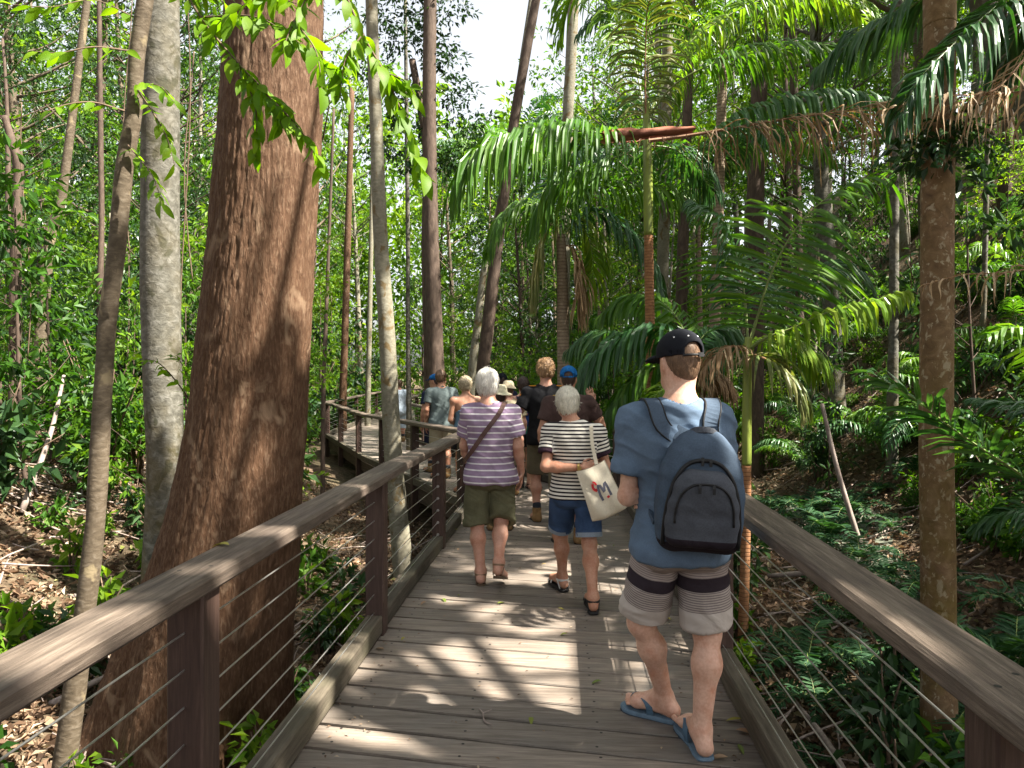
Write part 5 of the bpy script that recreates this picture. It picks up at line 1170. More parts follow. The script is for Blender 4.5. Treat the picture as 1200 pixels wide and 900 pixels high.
def shorts(J, vox, top, hemL, hemR, loose=.022, wr=.012, seed=0, hemr=.09):
    s, w_ = J['s'], J['w']; lo, hi = garment_box(J); hi[2] = top + .05; lo[2] = min(J['knL'][2], J['knR'][2]) - .2; S = SD(lo, hi, vox)
    hx = nrm(J['hipR'] - J['hipL']); fp = np.cross(v3(0, 0, 1), hx); Rp = np.column_stack([hx, fp, v3(0, 0, 1)]); l = loose
    S.ell(J['pelvis'], (.16 * s * w_ + l, .115 * s * w_ + l, .15 * s), Rp, .06); S.ell(J['belly'] - v3(0, 0, .05), (.145 * s * w_ + l * .6, .11 * s * w_ + l * .6, .16 * s), Rp, .06)
    for q, sd, hem in ((-1, 'L', hemL), (1, 'R', hemR)):
        h, kn = J['hip' + sd], J['kn' + sd]; an = J['an' + sd]; S.ell(J['pelvis'] + Rp @ v3(q * .078, -.05, -.05) * s, (.09 * s * w_ + l, .085 * s + l, .095 * s), Rp, .05)
        e = h + (kn - h) * min(hem, 1.0)
        Q = S.like()
        if hem > 1: e = kn + (an - kn) * (hem - 1) * .9; Q.cap(h, kn, .088 * s * w_ + l, hemr * s, .03); dv = nrm(an - kn); Q.cap(kn, e + dv * .1, hemr * s, hemr * s, .03)
        else: dv = nrm(kn - h); Q.cap(h, e + dv * .1, .088 * s * w_ + l, hemr * s, .03)
        if vox <= .0065: Q.cap(e - dv * .05, e + dv * .2, hemr * s - .014, None, .004, 's')
        Q.plane(e, dv); S.join(Q, .008)
    S.plane((0, 0, top), (0, 0, 1))
    V, F = S.mesh(); V = wrinkle(V, F, wr, (8, 8, 11), seed + 40)
    st = np.zeros(len(V)); dl = []
    for sd, hem in (('L', hemL), ('R', hemR)):
        h, kn = J['hip' + sd], J['kn' + sd]; dv = kn - h; L2 = dv.dot(dv); t_ = (V - h) @ dv / L2; dl.append((np.linalg.norm(V - h - np.clip(t_, -.5, 1.5)[:, None] * dv, axis=1), (hem - t_) * math.sqrt(L2)))
    st = np.where(dl[0][0] < dl[1][0], dl[0][1], dl[1][1])
    return V, F, st
def hair_mesh(J, vox, length=.0, vol=.014, namp=.010, nstr=900, seed=0, curly=0., slen=.05, low=-.055, wid=.004):
    """hair cap with cut hairline plus loose strands"""
    s = J['s']; c = J['head']; R = hrot(J); S = SD(c - .25 - np.array([0, 0, length]), c + .22, vox)
    S.ell(c + R @ v3(0, -.014, .033) * s, (.076 * s + vol, .096 * s + vol, .088 * s + vol), R, .02)
    S.ell(c + R @ v3(0, -.04, -.02) * s, (.062 * s + vol * .8, .060 * s + vol * .7, .075 * s), R, .03)
    if length: S.cap(c + R @ v3(0, -.055, 0) * s, c + R @ v3(0, -.075, -length), .062 * s, .035 * s, .05)
    S.ell(c + R @ v3(0, .085, -.035) * s, (.085 * s, .085 * s, .095 * s), R, .015, 's')
    for q in (-1, 1): S.ell(c + R @ v3(q * .085, .012, -.02) * s, (.03 * s, .026 * s, .042 * s), R, .008, 's')
    if not length:
        S.plane(c + R @ v3(0, -.06, low) * s, R @ v3(0, .25, -1))
    V, F = S.mesh(); N = vnorm(V, F); f = fbm(V * (30 if not curly else 26), 3, seed) - .5; V = V + N * f[:, None] * (namp + curly)
    g = np.random.default_rng(seed); idx = g.integers(len(V), size=nstr); N = vnorm(V, F)
    up = N[idx][:, 2] > -.6; idx = idx[up]; m = len(idx); crown = c + R @ v3(0, -.03, .11) * s
    P = V[idx] + N[idx] * .001; T = nrm(P - crown); T = nrm(T - N[idx] * (T * N[idx]).sum(1)[:, None] * .9 + np.array([0, 0, -.35]) + g.normal(size=(m, 3)) * (.38 + curly * 25)); T = T - N[idx] * ((T * N[idx]).sum(1) - .16)[:, None]
    X = nrm(np.cross(T, N[idx])); L_ = slen * s * g.uniform(.5, 1.2, m); st = []; pos = P.copy()
    for k in range(4):
        wd = wid * [.8, 1, .7, .05][k]; st += [pos - X * wd, pos + X * wd]; pos = pos + nrm(T) * L_[:, None] / 3; T = nrm(T) + np.array([0, 0, -.25]) - N[idx] * (.30 + 0 * k) + (g.normal(size=(m, 3)) * curly * 40 if curly else 0)
    Q = np.stack(st, 1).reshape(-1, 3); b = len(V) + np.arange(m)[:, None] * 8
    Fs = [F] + [b + np.array([[2 * k, 2 * k + 1, 2 * k + 3, 2 * k + 2]]) for k in range(3)]
    rn = np.concatenate([fbm(V * 40, 2, 3), np.repeat(g.random(m), 8)])
    return np.concatenate([V, Q]), np.concatenate(Fs), rn
def cap_mesh(J, vox, brim_yaw=0., hole=True):
    s = J['s']; c = J['head']; R = hrot(J) @ rotz(brim_yaw); S = SD(c - .25, c + .25, vox); R = R @ rotx(-.10)
    S.ell(c + R @ v3(0, -.012, .040) * s, (.090 * s, .110 * s, .098 * s), R, .02); S.ell(c + R @ v3(0, -.012, .034) * s, (.0825 * s, .1025 * s, .090 * s), R, .004, 's')
    S.plane(c + R @ v3(0, 0, .018) * s, R @ v3(0, .05, -1))
    if hole: S.ell(c + R @ v3(0, -.125, .030) * s, (.045 * s, .05 * s, .036 * s), R, .006, 's')
    br = SD(c - .3, c + .3, vox); br.ell(c + R @ v3(0, .105, .022) * s, (.080 * s, .085 * s, .030 * s), R, .01); br.ell(c + R @ v3(0, .10, .000) * s, (.095 * s, .11 * s, .040 * s), R, .004, 's'); br.ell(c + R @ v3(0, -.012, .034) * s, (.085 * s, .106 * s, .11 * s), R, .004, 's')
    band = MB()
    if hole:
        a = np.linspace(-.62, .62, 12); band.tube([c + R @ v3(.0885 * math.sin(t_), -.012 - .1085 * math.cos(t_), .012) * s for t_ in a], .0055, 6); band.box(c + R @ v3(.02, -.122, .012) * s, (.012, .004, .009), R)
    ey = []
    for a, z in ((-.95, .085), (-.25, .088), (.4, .088), (1.05, .085)):
        p = v3(.090 * math.sin(a) * .86, -.012 - .110 * math.cos(a) * .86, .040 + .052); n = nrm(p - v3(0, -.012, .04)); p = v3(0, -.012, .04) + n / math.sqrt((n[0] / .09) ** 2 + (n[1] / .11) ** 2 + (n[2] / .098) ** 2)
        m1_ = MB(); m1_.tube([c + R @ (p - n * .002) * s, c + R @ (p + n * .0015) * s], .0035, 8); ey.append(m1_)
    bt = MB(); bt.tube([c + R @ v3(0, -.012, .136) * s, c + R @ v3(0, -.012, .142) * s], .009, 8)
    return S.mesh(), br.mesh(), band, ey, bt
def foot_frame(J, sd):
    an, to = J['an' + sd], J['to' + sd]; s = J['s']; fd = nrm(v3(to[0] - an[0], to[1] - an[1], 0)); heel = v3(an[0], an[1], an[2] - .062 * s - .02) - fd * .06 * s; tip = to + fd * .022 - v3(0, 0, .024)
    f = nrm(tip - heel); x = nrm(np.cross(f, v3(0, 0, 1))); return heel, tip, f, x, np.cross(x, f)
def sole_mesh(J, sd, th=.022, wd=.046, out=None):
    q = -1 if sd == 'L' else 1; heel, tip, f, x, u = foot_frame(J, sd); L_ = np.linalg.norm(tip - heel); x = x * q; prof = []
    for t_, a, b in ((0, -.018, .018), (.04, -.032, .032), (.18, -.037, .037), (.4, -.030, .038), (.6, -.036, .044), (.78, -.044, .046), (.9, -.042, .036), (.97, -.026, .018), (1.0, -.012, .004)):
        prof.append((t_, a * wd / .046, b * wd / .046))
    lp = [heel + f * L_ * t_ + x * a for t_, a, b in prof] + [heel + f * L_ * t_ + x * b for t_, a, b in prof[::-1]]; n_ = len(lp); lp = np.array(lp); c = lp.mean(0)
    lay = [lp - u * (th), lp - u * (th * .5) + (lp - c) * .03, lp]; V = np.concatenate(lay + [[c - u * th], [c]]); j = np.arange(n_); j2 = (j + 1) % n_
    F = [np.concatenate([np.stack([j + a * n_, j2 + a * n_, j2 + (a + 1) * n_, j + (a + 1) * n_], -1) for a in (0, 1)])]; F.append(np.concatenate([np.stack([np.full(n_, 3 * n_), j2, j], -1), np.stack([np.full(n_, 3 * n_ + 1), 2 * n_ + j, 2 * n_ + j2], -1)]))
    return V, F
def ribbon(pts, N, wd, th=.004):
    """flat strap along pts with surface normals N"""
    P = np.asarray(pts, float); N = nrm(np.broadcast_to(N, P.shape)); T = nrm(np.gradient(P, axis=0)); X = nrm(np.cross(T, N)); N = np.cross(X, T); h = th / 2; w2 = (np.broadcast_to(wd, (len(P),)) / 2)[:, None]
    V = np.stack([P - X * w2 - N * h, P + X * w2 - N * h, P + X * w2 + N * h, P - X * w2 + N * h], 1).reshape(-1, 3); n_ = len(P); i = np.arange(n_ - 1)[:, None] * 4; j = np.arange(4)[None]
    return V, [np.stack([i + j, i + (j + 1) % 4, i + 4 + (j + 1) % 4, i + 4 + j], -1).reshape(-1, 4), np.array([[3, 2, 1, 0], [4 * n_ - 4, 4 * n_ - 3, 4 * n_ - 2, 4 * n_ - 1]])]

SK = dict(fair=m_skin('fair skin', (.62, .385, .285)), tan=m_skin('tanned skin', (.44, .235, .155)), pink=m_skin('pink skin', (.54, .30, .22)))
def person(J, loc, rz, skin, label, vox=.012, toes=False):
    V, F = body(J, vox, toes)
    o = obj('person', mesh_np('person', V, F, SK[skin], smooth=True), None, loc, rz, label=label, cat='person'); return o
def wear(o, name, VF, mat, smooth=True, attrs=None, rnd=None, label=None): return obj(name, mesh_np(name, VF[0], VF[1], mat, smooth=smooth, attrs=attrs, rnd=rnd), o, label=label)
def wear_tee(o, J, vox, mat, hem, name='tshirt', cuff=None, **k):
    V, F, st, sl_ = tee(J, vox, hem, **k); mi = None; mats = [mat]
    if cuff: mats = [mat, cuff]; mi = (sl_[F].min(1) > 1.5).astype(int)
    o2_ = obj(name, mesh_np(name, V, F, mats, mi, smooth=True, attrs={'stripe': st}), o); TEEV[o.name] = V; return o2_
TEEV = {}
def wear_shorts(o, J, vox, mat, top, hl, hr, name='shorts', **k):
    V, F, st = shorts(J, vox, top, hl, hr, **k); return wear(o, name, (V, F), mat, attrs={'stripe': st})
def loc_px(X, d): x = (X - 600) / FPX * d; return x
# ------------------------------------------------------------------ clothes materials
CL = {}
CL['blue'] = m_cloth('slate blue cotton', (.10, .145, .21), .12)
CL['shorts1'] = m_stripes('striped board shorts', [(0, (.30, .25, .22)), (.072, (.33, .27, .24)), (.0725, (.055, .045, .05))], weave=200)
def shorts_mat():
    t = NT('grey board shorts with dark band'); a = t.attr('stripe')
    fine = t.ramp(t.math('FRACT', t.math('DIVIDE', a, .0105)), [(0, (.16, .135, .13)), (.42, (.36, .31, .28))], 'CONSTANT')
    c = t.mix(t.ramp(t.math('GREATER_THAN', a, .085), SMOOTH(.4, .6)), (.45, .40, .36), fine)
    band = t.math('MULTIPLY', t.math('GREATER_THAN', a, .175), t.math('LESS_THAN', a, .232)); c = t.mix(band, c, (.030, .022, .028))
    top = t.math('GREATER_THAN', a, .232); fine2 = t.ramp(t.math('FRACT', t.math('DIVIDE', a, .0105)), [(0, (.2, .165, .155)), (.4, (.34, .29, .265))], 'CONSTANT'); c = t.mix(top, c, fine2)
    n = t.noise(t.coord('Object'), 9, 3, .5, .6); t.base(c, .9, .15); t.bump(n, .5, .03); return t.m
CL['shorts1'] = shorts_mat()
CL['purple'] = m_stripes('mauve shirt with white stripes', [(0, (.25, .18, .265)), (.72, (.66, .64, .64)), (.93, (.25, .18, .265))], period=.047)
CL['bw'] = m_stripes('black and cream striped knit', [(0, (.70, .66, .58)), (.55, (.022, .018, .022))], period=.0255)
CL['bwcuff'] = m_cloth('dark plum cuff', (.035, .018, .028))
CL['olive'] = m_cloth('olive cotton', (.115, .112, .066), .2, bump=.5)
CL['denim'] = m_cloth('blue denim', (.035, .065, .135), .35, sc=7, bump=.5)
CL['denimcuff'] = m_cloth('pale denim cuff', (.22, .26, .31))
CL['black'] = m_cloth('black cotton', (.010, .010, .012)); CL['brown'] = m_cloth('dark brown tee', (.062, .038, .034)); CL['khaki'] = m_cloth('khaki cotton', (.14, .12, .08)); CL['grey'] = m_cloth('grey green polo', (.10, .125, .125)); CL['orange'] = m_cloth('orange trim', (.62, .24, .02), weave=60)
CL['yellow'] = m_cloth('yellow trim', (.55, .36, .05)); CL['cap_black'] = m_cloth('black cap cotton', (.009, .010, .014)); CL['cap_blue'] = m_cloth('bright blue cap cotton', (.012, .11, .32)); CL['cream'] = m_cloth('cream canvas', (.62, .56, .44), .08, bump=.3); CL['straw'] = m_cloth('pale straw', (.52, .48, .34), weave=120); CL['beige'] = m_cloth('beige cotton', (.34, .29, .20))
CL['bluegrey'] = m_cloth('blue grey top', (.10, .17, .24)); CL['palewhite'] = m_cloth('pale blue shirt', (.45, .52, .6)); CL['navy'] = m_cloth('navy cloth', (.014, .018, .04)); CL['royal'] = m_cloth('royal blue nylon', (.02, .055, .22)); CL['pinkprint'] = m_plain('pink print', (.5, .05, .16)); CL['teal'] = m_cloth('teal cloth', (.03, .22, .18))
CL['white'] = m_plain('white eyelet', (.7, .7, .7)); CL['leather'] = m_plain('brown leather strap', (.075, .035, .028), .5, .4); CL['tanleather'] = m_plain('tan leather', (.22, .13, .075), .55, .35, var=.3); CL['rubber'] = m_plain('black rubber', (.018, .017, .017), .7); CL['solebrown'] = m_plain('brown sole', (.10, .065, .04), .7)
CL['ffblue'] = m_plain('blue flip flop', (.115, .175, .235), .6, var=.2); CL['ffdark'] = m_plain('dark flip flop sole', (.03, .04, .055), .7); CL['ffstrap'] = m_plain('slate strap', (.06, .11, .16), .6); CL['silver'] = m_plain('silver strap', (.55, .55, .53), .4, .4); CL['pack'] = m_cloth('charcoal blue melange backpack', (.058, .063, .075), .12, bump=.15, weave=140); CL['packdark'] = m_cloth('plum black backpack base', (.020, .015, .020)); CL['packlite'] = m_cloth('blue backpack side', (.055, .078, .112), .12, bump=.15, weave=140)
CL['zip'] = m_plain('black zip', (.008, .008, .009), .6); CL['printgrey'] = m_plain('grey print', (.10, .10, .13)); CL['printred'] = m_plain('red print', (.48, .03, .035)); CL['cam'] = m_plain('black camera plastic', (.012, .012, .013), .4, .5); CL['boot'] = m_plain('tan boot suede', (.22, .13, .055), .85, var=.3); CL['sock'] = m_cloth('dark grey sock', (.03, .035, .045)); CL['gold'] = m_plain('gold watch', (.6, .42, .15), .3, .5, 1.)
HR = dict(white=m_hair('white hair', (.62, .59, .53), (.88, .85, .79)), silver=m_hair('silver white hair', (.58, .54, .43), (.86, .82, .70)), brown=m_hair('short brown hair', (.08, .045, .027), (.2, .12, .07)), curly=m_hair('curly sandy hair', (.16, .08, .035), (.5, .32, .17), 40), blonde=m_hair('ash blonde hair', (.22, .17, .10), (.55, .46, .32)), dark=m_hair('dark brown hair', (.02, .012, .01), (.07, .04, .03)))

def local(J, o): return J
def shift(J, off):
    for k in J:
        if isinstance(J[k], np.ndarray) and k not in ('hL', 'hR', 'nL', 'nR'): J[k] = J[k] - off
    return J
def sandal(o, J, sd, sole, strap, names=('sandal',), bands=(.3, .72), th=.022, ank=True, strapw=.018):
    V, F = sole_mesh(J, sd, th); so_ = wear(o, names[0], (V, F), sole, smooth=False); heel, tip, f, x, u = foot_frame(J, sd); L_ = np.linalg.norm(tip - heel); mb = MB()
    for b in bands:
        c = heel + f * L_ * b; hh = .075 - .055 * b; w_ = .034 + .016 * b
        pts = [c + x * w_ * math.cos(a) + u * (.004 + hh * math.sin(a)) for a in np.linspace(0, PI, 12)]; nn = np.array([x * math.cos(a) + u * math.sin(a) for a in np.linspace(0, PI, 12)]); mb.add(*ribbon(pts, nn, strapw, .004)); mb.build('strap', [strap], so_); mb = MB()
    if ank:
        an = J['an' + sd]; pts = [an + v3(.0, 0, -.012) + (x * math.cos(a) * .045 + f * math.sin(a) * .051) for a in np.linspace(0, 2 * PI, 18)]; nn = np.array([(x * math.cos(a) + f * math.sin(a)) for a in np.linspace(0, 2 * PI, 18)]); mb.add(*ribbon(pts, nn, .014, .004))
        b0 = heel + f * .015; mb.add(*ribbon([b0 - x * .035 + u * .002, an - x * .042 - v3(0, 0, .014)], -x, .016, .004)); mb.add(*ribbon([b0 + x * .035 + u * .002, an + x * .042 - v3(0, 0, .014)], x, .016, .004)); mb.build('ankle_strap', [strap], so_)
    return so_
def flipflop(o, J, sd):
    V, F = sole_mesh(J, sd, .02, .05); so_ = wear(o, 'flip_flop', (V, F), [CL['ffblue']], smooth=False)
    q = -1 if sd == 'L' else 1; V2, F2 = sole_mesh(J, sd, .012, .051); heel, tip, f, x, u = foot_frame(J, sd); wear(so_, 'outsole', (V2 - u * .0205, F2), CL['ffdark'], smooth=False); x = x * q; L_ = np.linalg.norm(tip - heel); mb = MB(); th = heel + f * L_ * .80 - x * .012 + u * .03
    for sgn in (-1, 1):
        side = heel + f * L_ * .42 + x * sgn * .040; pts = cat([side + u * .0, side + u * .045 + f * .01 - x * sgn * -.002, heel + f * L_ * .60 + x * sgn * .022 + u * .068, th + u * .022, th - u * .03], 12); mb.add(*ribbon(pts, nrm(np.array([u + x * sgn * (1 - i / 11) for i in range(12)])), np.linspace(.032, .016, 12), .006))
    mb.build('strap', [CL['ffstrap']], so_)
def boot(o, J, sd):
    heel, tip, f, x, u = foot_frame(J, sd); S = SD(np.minimum(heel, tip) - .15, np.maximum(heel, tip) + .22, .009); an = J['an' + sd]
    S.cap(heel + u * .035 + f * .03, tip + u * .025 - f * .05, .046, .046, .02); S.cap(heel + u * .04 + f * .045, an + v3(0, 0, .05), .05, .052, .03); S.plane(heel, -u); wear(o, 'boot', S.mesh(), CL['boot']); V, F = sole_mesh(J, sd, .022, .056); wear(o, 'boot_sole', (V + u * .004, F), CL['rubber'], False)
    S = SD(an - .15, an + .25, .01); S.cap(an + v3(0, 0, .04), an + v3(0, 0, .10), .046, .048, .01); wear(o, 'sock', S.mesh(), CL['sock'])

# ---- the man with the backpack
O = v3(.72, 3.06, 0)
J = stand(1.78, .89); J.update(pelvis=v3(.72, 3.05, .925), belly=v3(.715, 3.04, 1.07), chest=v3(.695, 3.0, 1.27), neck=v3(.702, 2.965, 1.475), head=v3(.705, 3.0, 1.655), shL=v3(.52, 3.0, 1.405), shR=v3(.862, 2.985, 1.405),
    elL=v3(.493, 3.03, 1.085), elR=v3(.90, 3.07, 1.08), wrL=v3(.70, 3.20, 1.13), wrR=v3(.605, 3.13, 1.10), hL=v3(1, .1, .1), nL=v3(0, -1, 0), hR=v3(-.42, -.88, -.18), nR=v3(-1, .35, 0), hipL=v3(.635, 3.05, .91), hipR=v3(.805, 3.04, .91),
    knL=v3(.578, 3.17, .50), knR=v3(.842, 3.06, .50), anL=v3(.71, 3.30, .105), anR=v3(.80, 3.00, .10), toL=v3(.545, 3.405, .050), toR=v3(.775, 3.22, .050), yaw=.28, pit=-.05)
shift(J, O); MJ = J
man = person(J, O, 0, 'fair', 'man in black cap, blue t-shirt and flip-flops standing with folded arms', .0052, True)
wear_tee(man, J, .0055, CL['blue'], .845, sleeve=.66, loose=.029, sr=.068, flare=.046, wr=.014, seed=3, hem_t=(.02, .1))
wear_shorts(man, J, .0055, CL['shorts1'], .91, .90, .92, hemr=.098, loose=.022, wr=.016, seed=2)
(cv_, bv_, band, ey, bt) = cap_mesh(J, .0055, brim_yaw=.12)
cp = wear(man, 'cap', cv_, CL['cap_black']); wear(cp, 'brim', bv_, CL['cap_black']); band.build('strap', [CL['zip']], cp); [q.build('eyelet', [CL['white']], cp) for q in ey]; bt.build('button', [CL['cap_black']], cp)
h_ = hair_mesh(J, .006, vol=-.001, namp=.003, nstr=1200, seed=4, slen=.010, low=-.085, wid=.0014); wear(man, 'hair', h_[:2], HR['brown'], rnd=h_[2])
flipflop(man, J, 'L'); flipflop(man, J, 'R')
# ---- his backpack
def backpack():
    c = v3(.742, 2.80, 1.135); o = empty('backpack', c, label='charcoal blue backpack with arched front pocket worn by the man in black cap', cat='backpack'); o.rotation_euler = (math.radians(4), math.radians(3), math.radians(-7)); o.scale = (.89, 1, .88)
    S = SD((-.28, -.22, -.33), (.28, .22, .33), .006)
    for z, hx, hy in ((-.17, .182, .105), (-.05, .186, .11), (.06, .175, .10), (.14, .148, .085), (.19, .105, .066)): S.box((0, .02, z), (hx, hy, .09), .07, k=.05)
    V, F = S.mesh(); V = wrinkle(V, F, .006, (8, 8, 8), 3); me = mesh_np('bag', V, F, [CL['packlite'], CL['packdark']], (V[F].mean(1)[:, 2] < -.205).astype(int), smooth=True); obj('bag', me, o); VB = V
    S = SD((-.28, -.24, -.33), (.28, .1, .3), .006); 
    for z, hx in ((-.15, .150), (-.06, .148), (.02, .125), (.06, .095)): S.box((0, -.085, z), (hx, .052, .065), .045, k=.05)
    V, F = S.mesh(); V = wrinkle(V, F, .005, (8, 8, 8), 5); me = mesh_np('front_pocket', V, F, [CL['pack'], CL['packdark']], (V[F].mean(1)[:, 2] < -.172).astype(int), smooth=True); obj('front_pocket', me, o)
    def snap(A, Vm, off=.003):
        for q in A:
            m = (np.abs(Vm[:, 0] - q[0]) < .009) & (np.abs(Vm[:, 2] - q[2]) < .009)
            if m.any(): q[1] = Vm[m, 1].min() - off
        return A
    def arc(w0, z0, z1, y, n=40, p=2.6):
        a = np.linspace(PI, 0, n); return np.array([(w0 * np.sign(math.cos(t_)) * abs(math.cos(t_)) ** (2 / p), y, z0 + (z1 - z0) * max(0, math.sin(t_)) ** (2 / p)) for t_ in a])
    A = snap(arc(.160, -.22, .165, -.055, 60), VB, .002); Vr, Fr = tube(A, .0095, 6); obj('zip', mesh_np('zip', Vr, Fr, CL['zip'], smooth=True), o)
    A = snap(arc(.122, -.10, .078, -.133, 60), V, .001); Vr, Fr = tube(A, .0055, 6); obj('zip', mesh_np('zip', Vr, Fr, CL['zip'], smooth=True), o)
    for x, y, z, L_ in ((-.012, -.038, .178, .035), (.022, -.04, .172, .03), (-.028, -.105, .08, .04), (.03, -.105, .08, .04)):
        mb = MB(); Vs_ = V if z < .1 else VB; m_ = (np.abs(Vs_[:, 0] - x) < .012) & (np.abs(Vs_[:, 2] - z + L_) < .012); y = Vs_[m_, 1].min() if m_.any() else y; mb.add(*ribbon([(x, y + .002, z), (x, y - .008, z - L_ * .4), (x, y - .010, z - L_)], (0, -1, .2), .012, .004)); mb.build('zip_pull', [CL['zip']], o)
    mb = MB(); mb.box((.005, -.048, .172), (.008, .005, .014)); mb.build('metal_pull', [CL['silver']], o)
    mb = MB(); mb.box((0, -.118, .092), (.016, .006, .006)); mb.build('metal_pull', [CL['silver']], o)
    P = cat([(-.062, .045, .225), (-.058, .02, .262), (-.03, -.002, .285), (.03, -.002, .285), (.058, .02, .262), (.062, .045, .225)], 20); N_ = np.array([(q[0] * 3, -.6, .5) for q in P]); mb = MB(); mb.add(*ribbon(P, N_, .030, .008)); mb.build('handle', [CL['pack']], o)
    iM = o.matrix_basis.inverted() if False else (Matrix.Translation(Vector(c)) @ o.rotation_euler.to_matrix().to_4x4() @ Matrix.Diagonal((.89, 1, .88, 1))).inverted()
    for sgn, nm in ((-1, 'strap'), (1, 'strap')):
        x0 = .702; wp = [(.742 + sgn * .075, 2.875, 1.34), (x0 + sgn * .098, 2.862, 1.40), (x0 + sgn * .118, 2.892, 1.468), (x0 + sgn * .125, 2.95, 1.498), (x0 + sgn * .13, 3.03, 1.488), (x0 + sgn * .135, 3.10, 1.43), (x0 + sgn * .135, 3.135, 1.33), (x0 + sgn * .14, 3.10, 1.18), (x0 + sgn * .13, 3.0, 1.06), (x0 + sgn * .12, 2.9, 1.0)]
        wp = [np.array(iM @ Vector(q)) for q in wp]; nn = [np.array(iM.to_3x3() @ Vector(q)) for q in [(0, -1, .3), (0, -1, .4), (0, -.8, .8), (0, -.2, 1), (0, .4, 1), (0, 1, .5), (0, 1, 0), (sgn, .6, 0), (sgn, 0, 0), (sgn, -.3, 0)]]
        Pn = cat(np.column_stack([wp, nn]), 40); wd = np.interp(np.linspace(0, 1, 40), [0, .1, .5, .65, .72, 1], [.055, .068, .066, .06, .025, .025]); mb = MB(); mb.add(*ribbon(Pn[:, :3], Pn[:, 3:], wd, .014)); st = mb.build(nm, [CL['packlite']], o, smooth=False)
        X = nrm(np.cross(nrm(np.gradient(Pn[:, :3], axis=0)), Pn[:, 3:])); mb = MB()
        for e in (-1, 1): mb.tube((Pn[:, :3] + X * e * wd[:, None] * .5 + nrm(Pn[:, 3:]) * .005)[:28], .0048, 5)
        mb.build('piping', [CL['zip']], st, smooth=True)
    pm = [np.array(iM @ Vector(q)) for q in [(.742 - .085, 2.872, 1.375), (.70, 2.852, 1.352), (.742, 2.85, 1.345), (.80, 2.852, 1.352), (.742 + .09, 2.872, 1.375)]]; mb = MB(); mb.add(*ribbon(cat(pm, 14), np.array(iM.to_3x3() @ Vector((0, -1, .15))), .07, .012)); mb.build('yoke', [CL['packlite']], o)
backpack()

# ---- woman in the black and cream striped top, arm behind her back
O = v3(.46, 5.05, 0); J = stand(1.53, 1.04, .17)
J.update(pelvis=v3(.455, 5.08, .79), belly=v3(.45, 5.05, .93), chest=v3(.44, 5.02, 1.10), neck=v3(.425, 5.0, 1.255), head=v3(.392, 5.05, 1.405), shL=v3(.275, 5.03, 1.195), shR=v3(.60, 5.01, 1.195), elL=v3(.235, 4.94, .965), wrL=v3(.475, 4.885, .965), hL=v3(1, .0, .22), nL=v3(0, .9, -.3), elR=v3(.665, 5.03, .95), wrR=v3(.64, 5.10, .76), hR=v3(-.2, .5, -1), nR=v3(-1, 0, 0),
    hipL=v3(.37, 5.09, .78), hipR=v3(.535, 5.07, .78), knL=v3(.36, 5.28, .42), knR=v3(.545, 5.0, .415), anL=v3(.375, 5.28, .10), anR=v3(.545, 4.78, .10), toL=v3(.31, 5.48, .05), toR=v3(.545, 4.99, .055), yaw=.12, pit=-.02)
shift(J, O); w2 = person(J, O, 0, 'tan', 'white haired woman in black and cream striped top and denim shorts', .006)
wear_tee(w2, J, .0062, CL['bw'], .735, name='striped_top', cuff=CL['bwcuff'], sleeve=.62, loose=.018, sr=.06, flare=.03, wr=.008, seed=5)
wear_shorts(w2, J, .0062, CL['denim'], .79, .84, .86, name='denim_shorts', hemr=.098, loose=.018, wr=.007, seed=6)
for sd, hm in (('L', .84), ('R', .86)):
    h, kn = J['hip' + sd], J['kn' + sd]; e = h + (kn - h) * hm; dv = nrm(kn - h); x = nrm(np.cross(dv, v3(0, 1, 0))); y = np.cross(dv, x); a = np.linspace(0, 2 * PI, 30); r0 = .098 * J['s'] + .006; ring = [e - dv * .012 + r0 * (x * math.cos(t_) + y * math.sin(t_)) for t_ in a]; mb = MB(); mb.add(*ribbon(ring, np.array([x * math.cos(t_) + y * math.sin(t_) for t_ in a]), .032, .006)); mb.build('hem_cuff', [CL['denimcuff']], w2)
h_ = hair_mesh(J, .006, vol=.015, nstr=5200, seed=8, slen=.05, low=-.08, wid=.0015); wear(w2, 'hair', h_[:2], HR['silver'], rnd=h_[2])
for sd in 'LR': sandal(w2, J, sd, CL['rubber'], CL['rubber'] if sd == 'R' else CL['silver'], bands=(.62, .8))
wr = J['wrL']; fa = nrm(J['wrL'] - J['elL']); x = nrm(np.cross(fa, v3(0, 0, 1))); y = np.cross(fa, x); a = np.linspace(0, 2 * PI, 24); mb = MB(); mb.add(*ribbon([wr - fa * .015 + .030 * (x * math.cos(t_) + y * math.sin(t_)) for t_ in a], np.array([x * math.cos(t_) + y * math.sin(t_) for t_ in a]), .014, .004)); mb.tube([wr - fa * .015 - v3(0, .028, 0), wr - fa * .015 - v3(0, .038, 0)], .015, 14); mb.build('watch', [CL['gold']], w2)
# tote bag
c = px(704, 576, 4.86); tb = empty('tote_bag', c, label='cream canvas tote bag with grey and red print hanging at the striped top woman', cat='bag'); tb.rotation_euler = (0, math.radians(-24) * -1, math.radians(4)); tb.rotation_euler[1] = math.radians(-22)
nx2, nz2 = 20, 22; V = []
for side in (-1, 1):
    for i in range(nz2):
        for j in range(nx2):
            u, vv = j / (nx2 - 1) * 2 - 1, i / (nz2 - 1); edge = (1 - u ** 4) * (1 - (2 * vv - 1) ** 6 * .6); V.append((u * (.105 + .025 * (1 - vv)), side * (.004 + .040 * edge * (1 - .45 * vv)) + .006 * math.sin(u * 5 + vv * 7), -.18 + .36 * vv + .012 * u * u))
V = np.array(V); i = np.arange(nz2 - 1)[:, None] * nx2; j = np.arange(nx2 - 1)[None]; q = np.stack([i + j, i + j + 1, i + nx2 + j + 1, i + nx2 + j], -1).reshape(-1, 4); h0 = nx2 * nz2
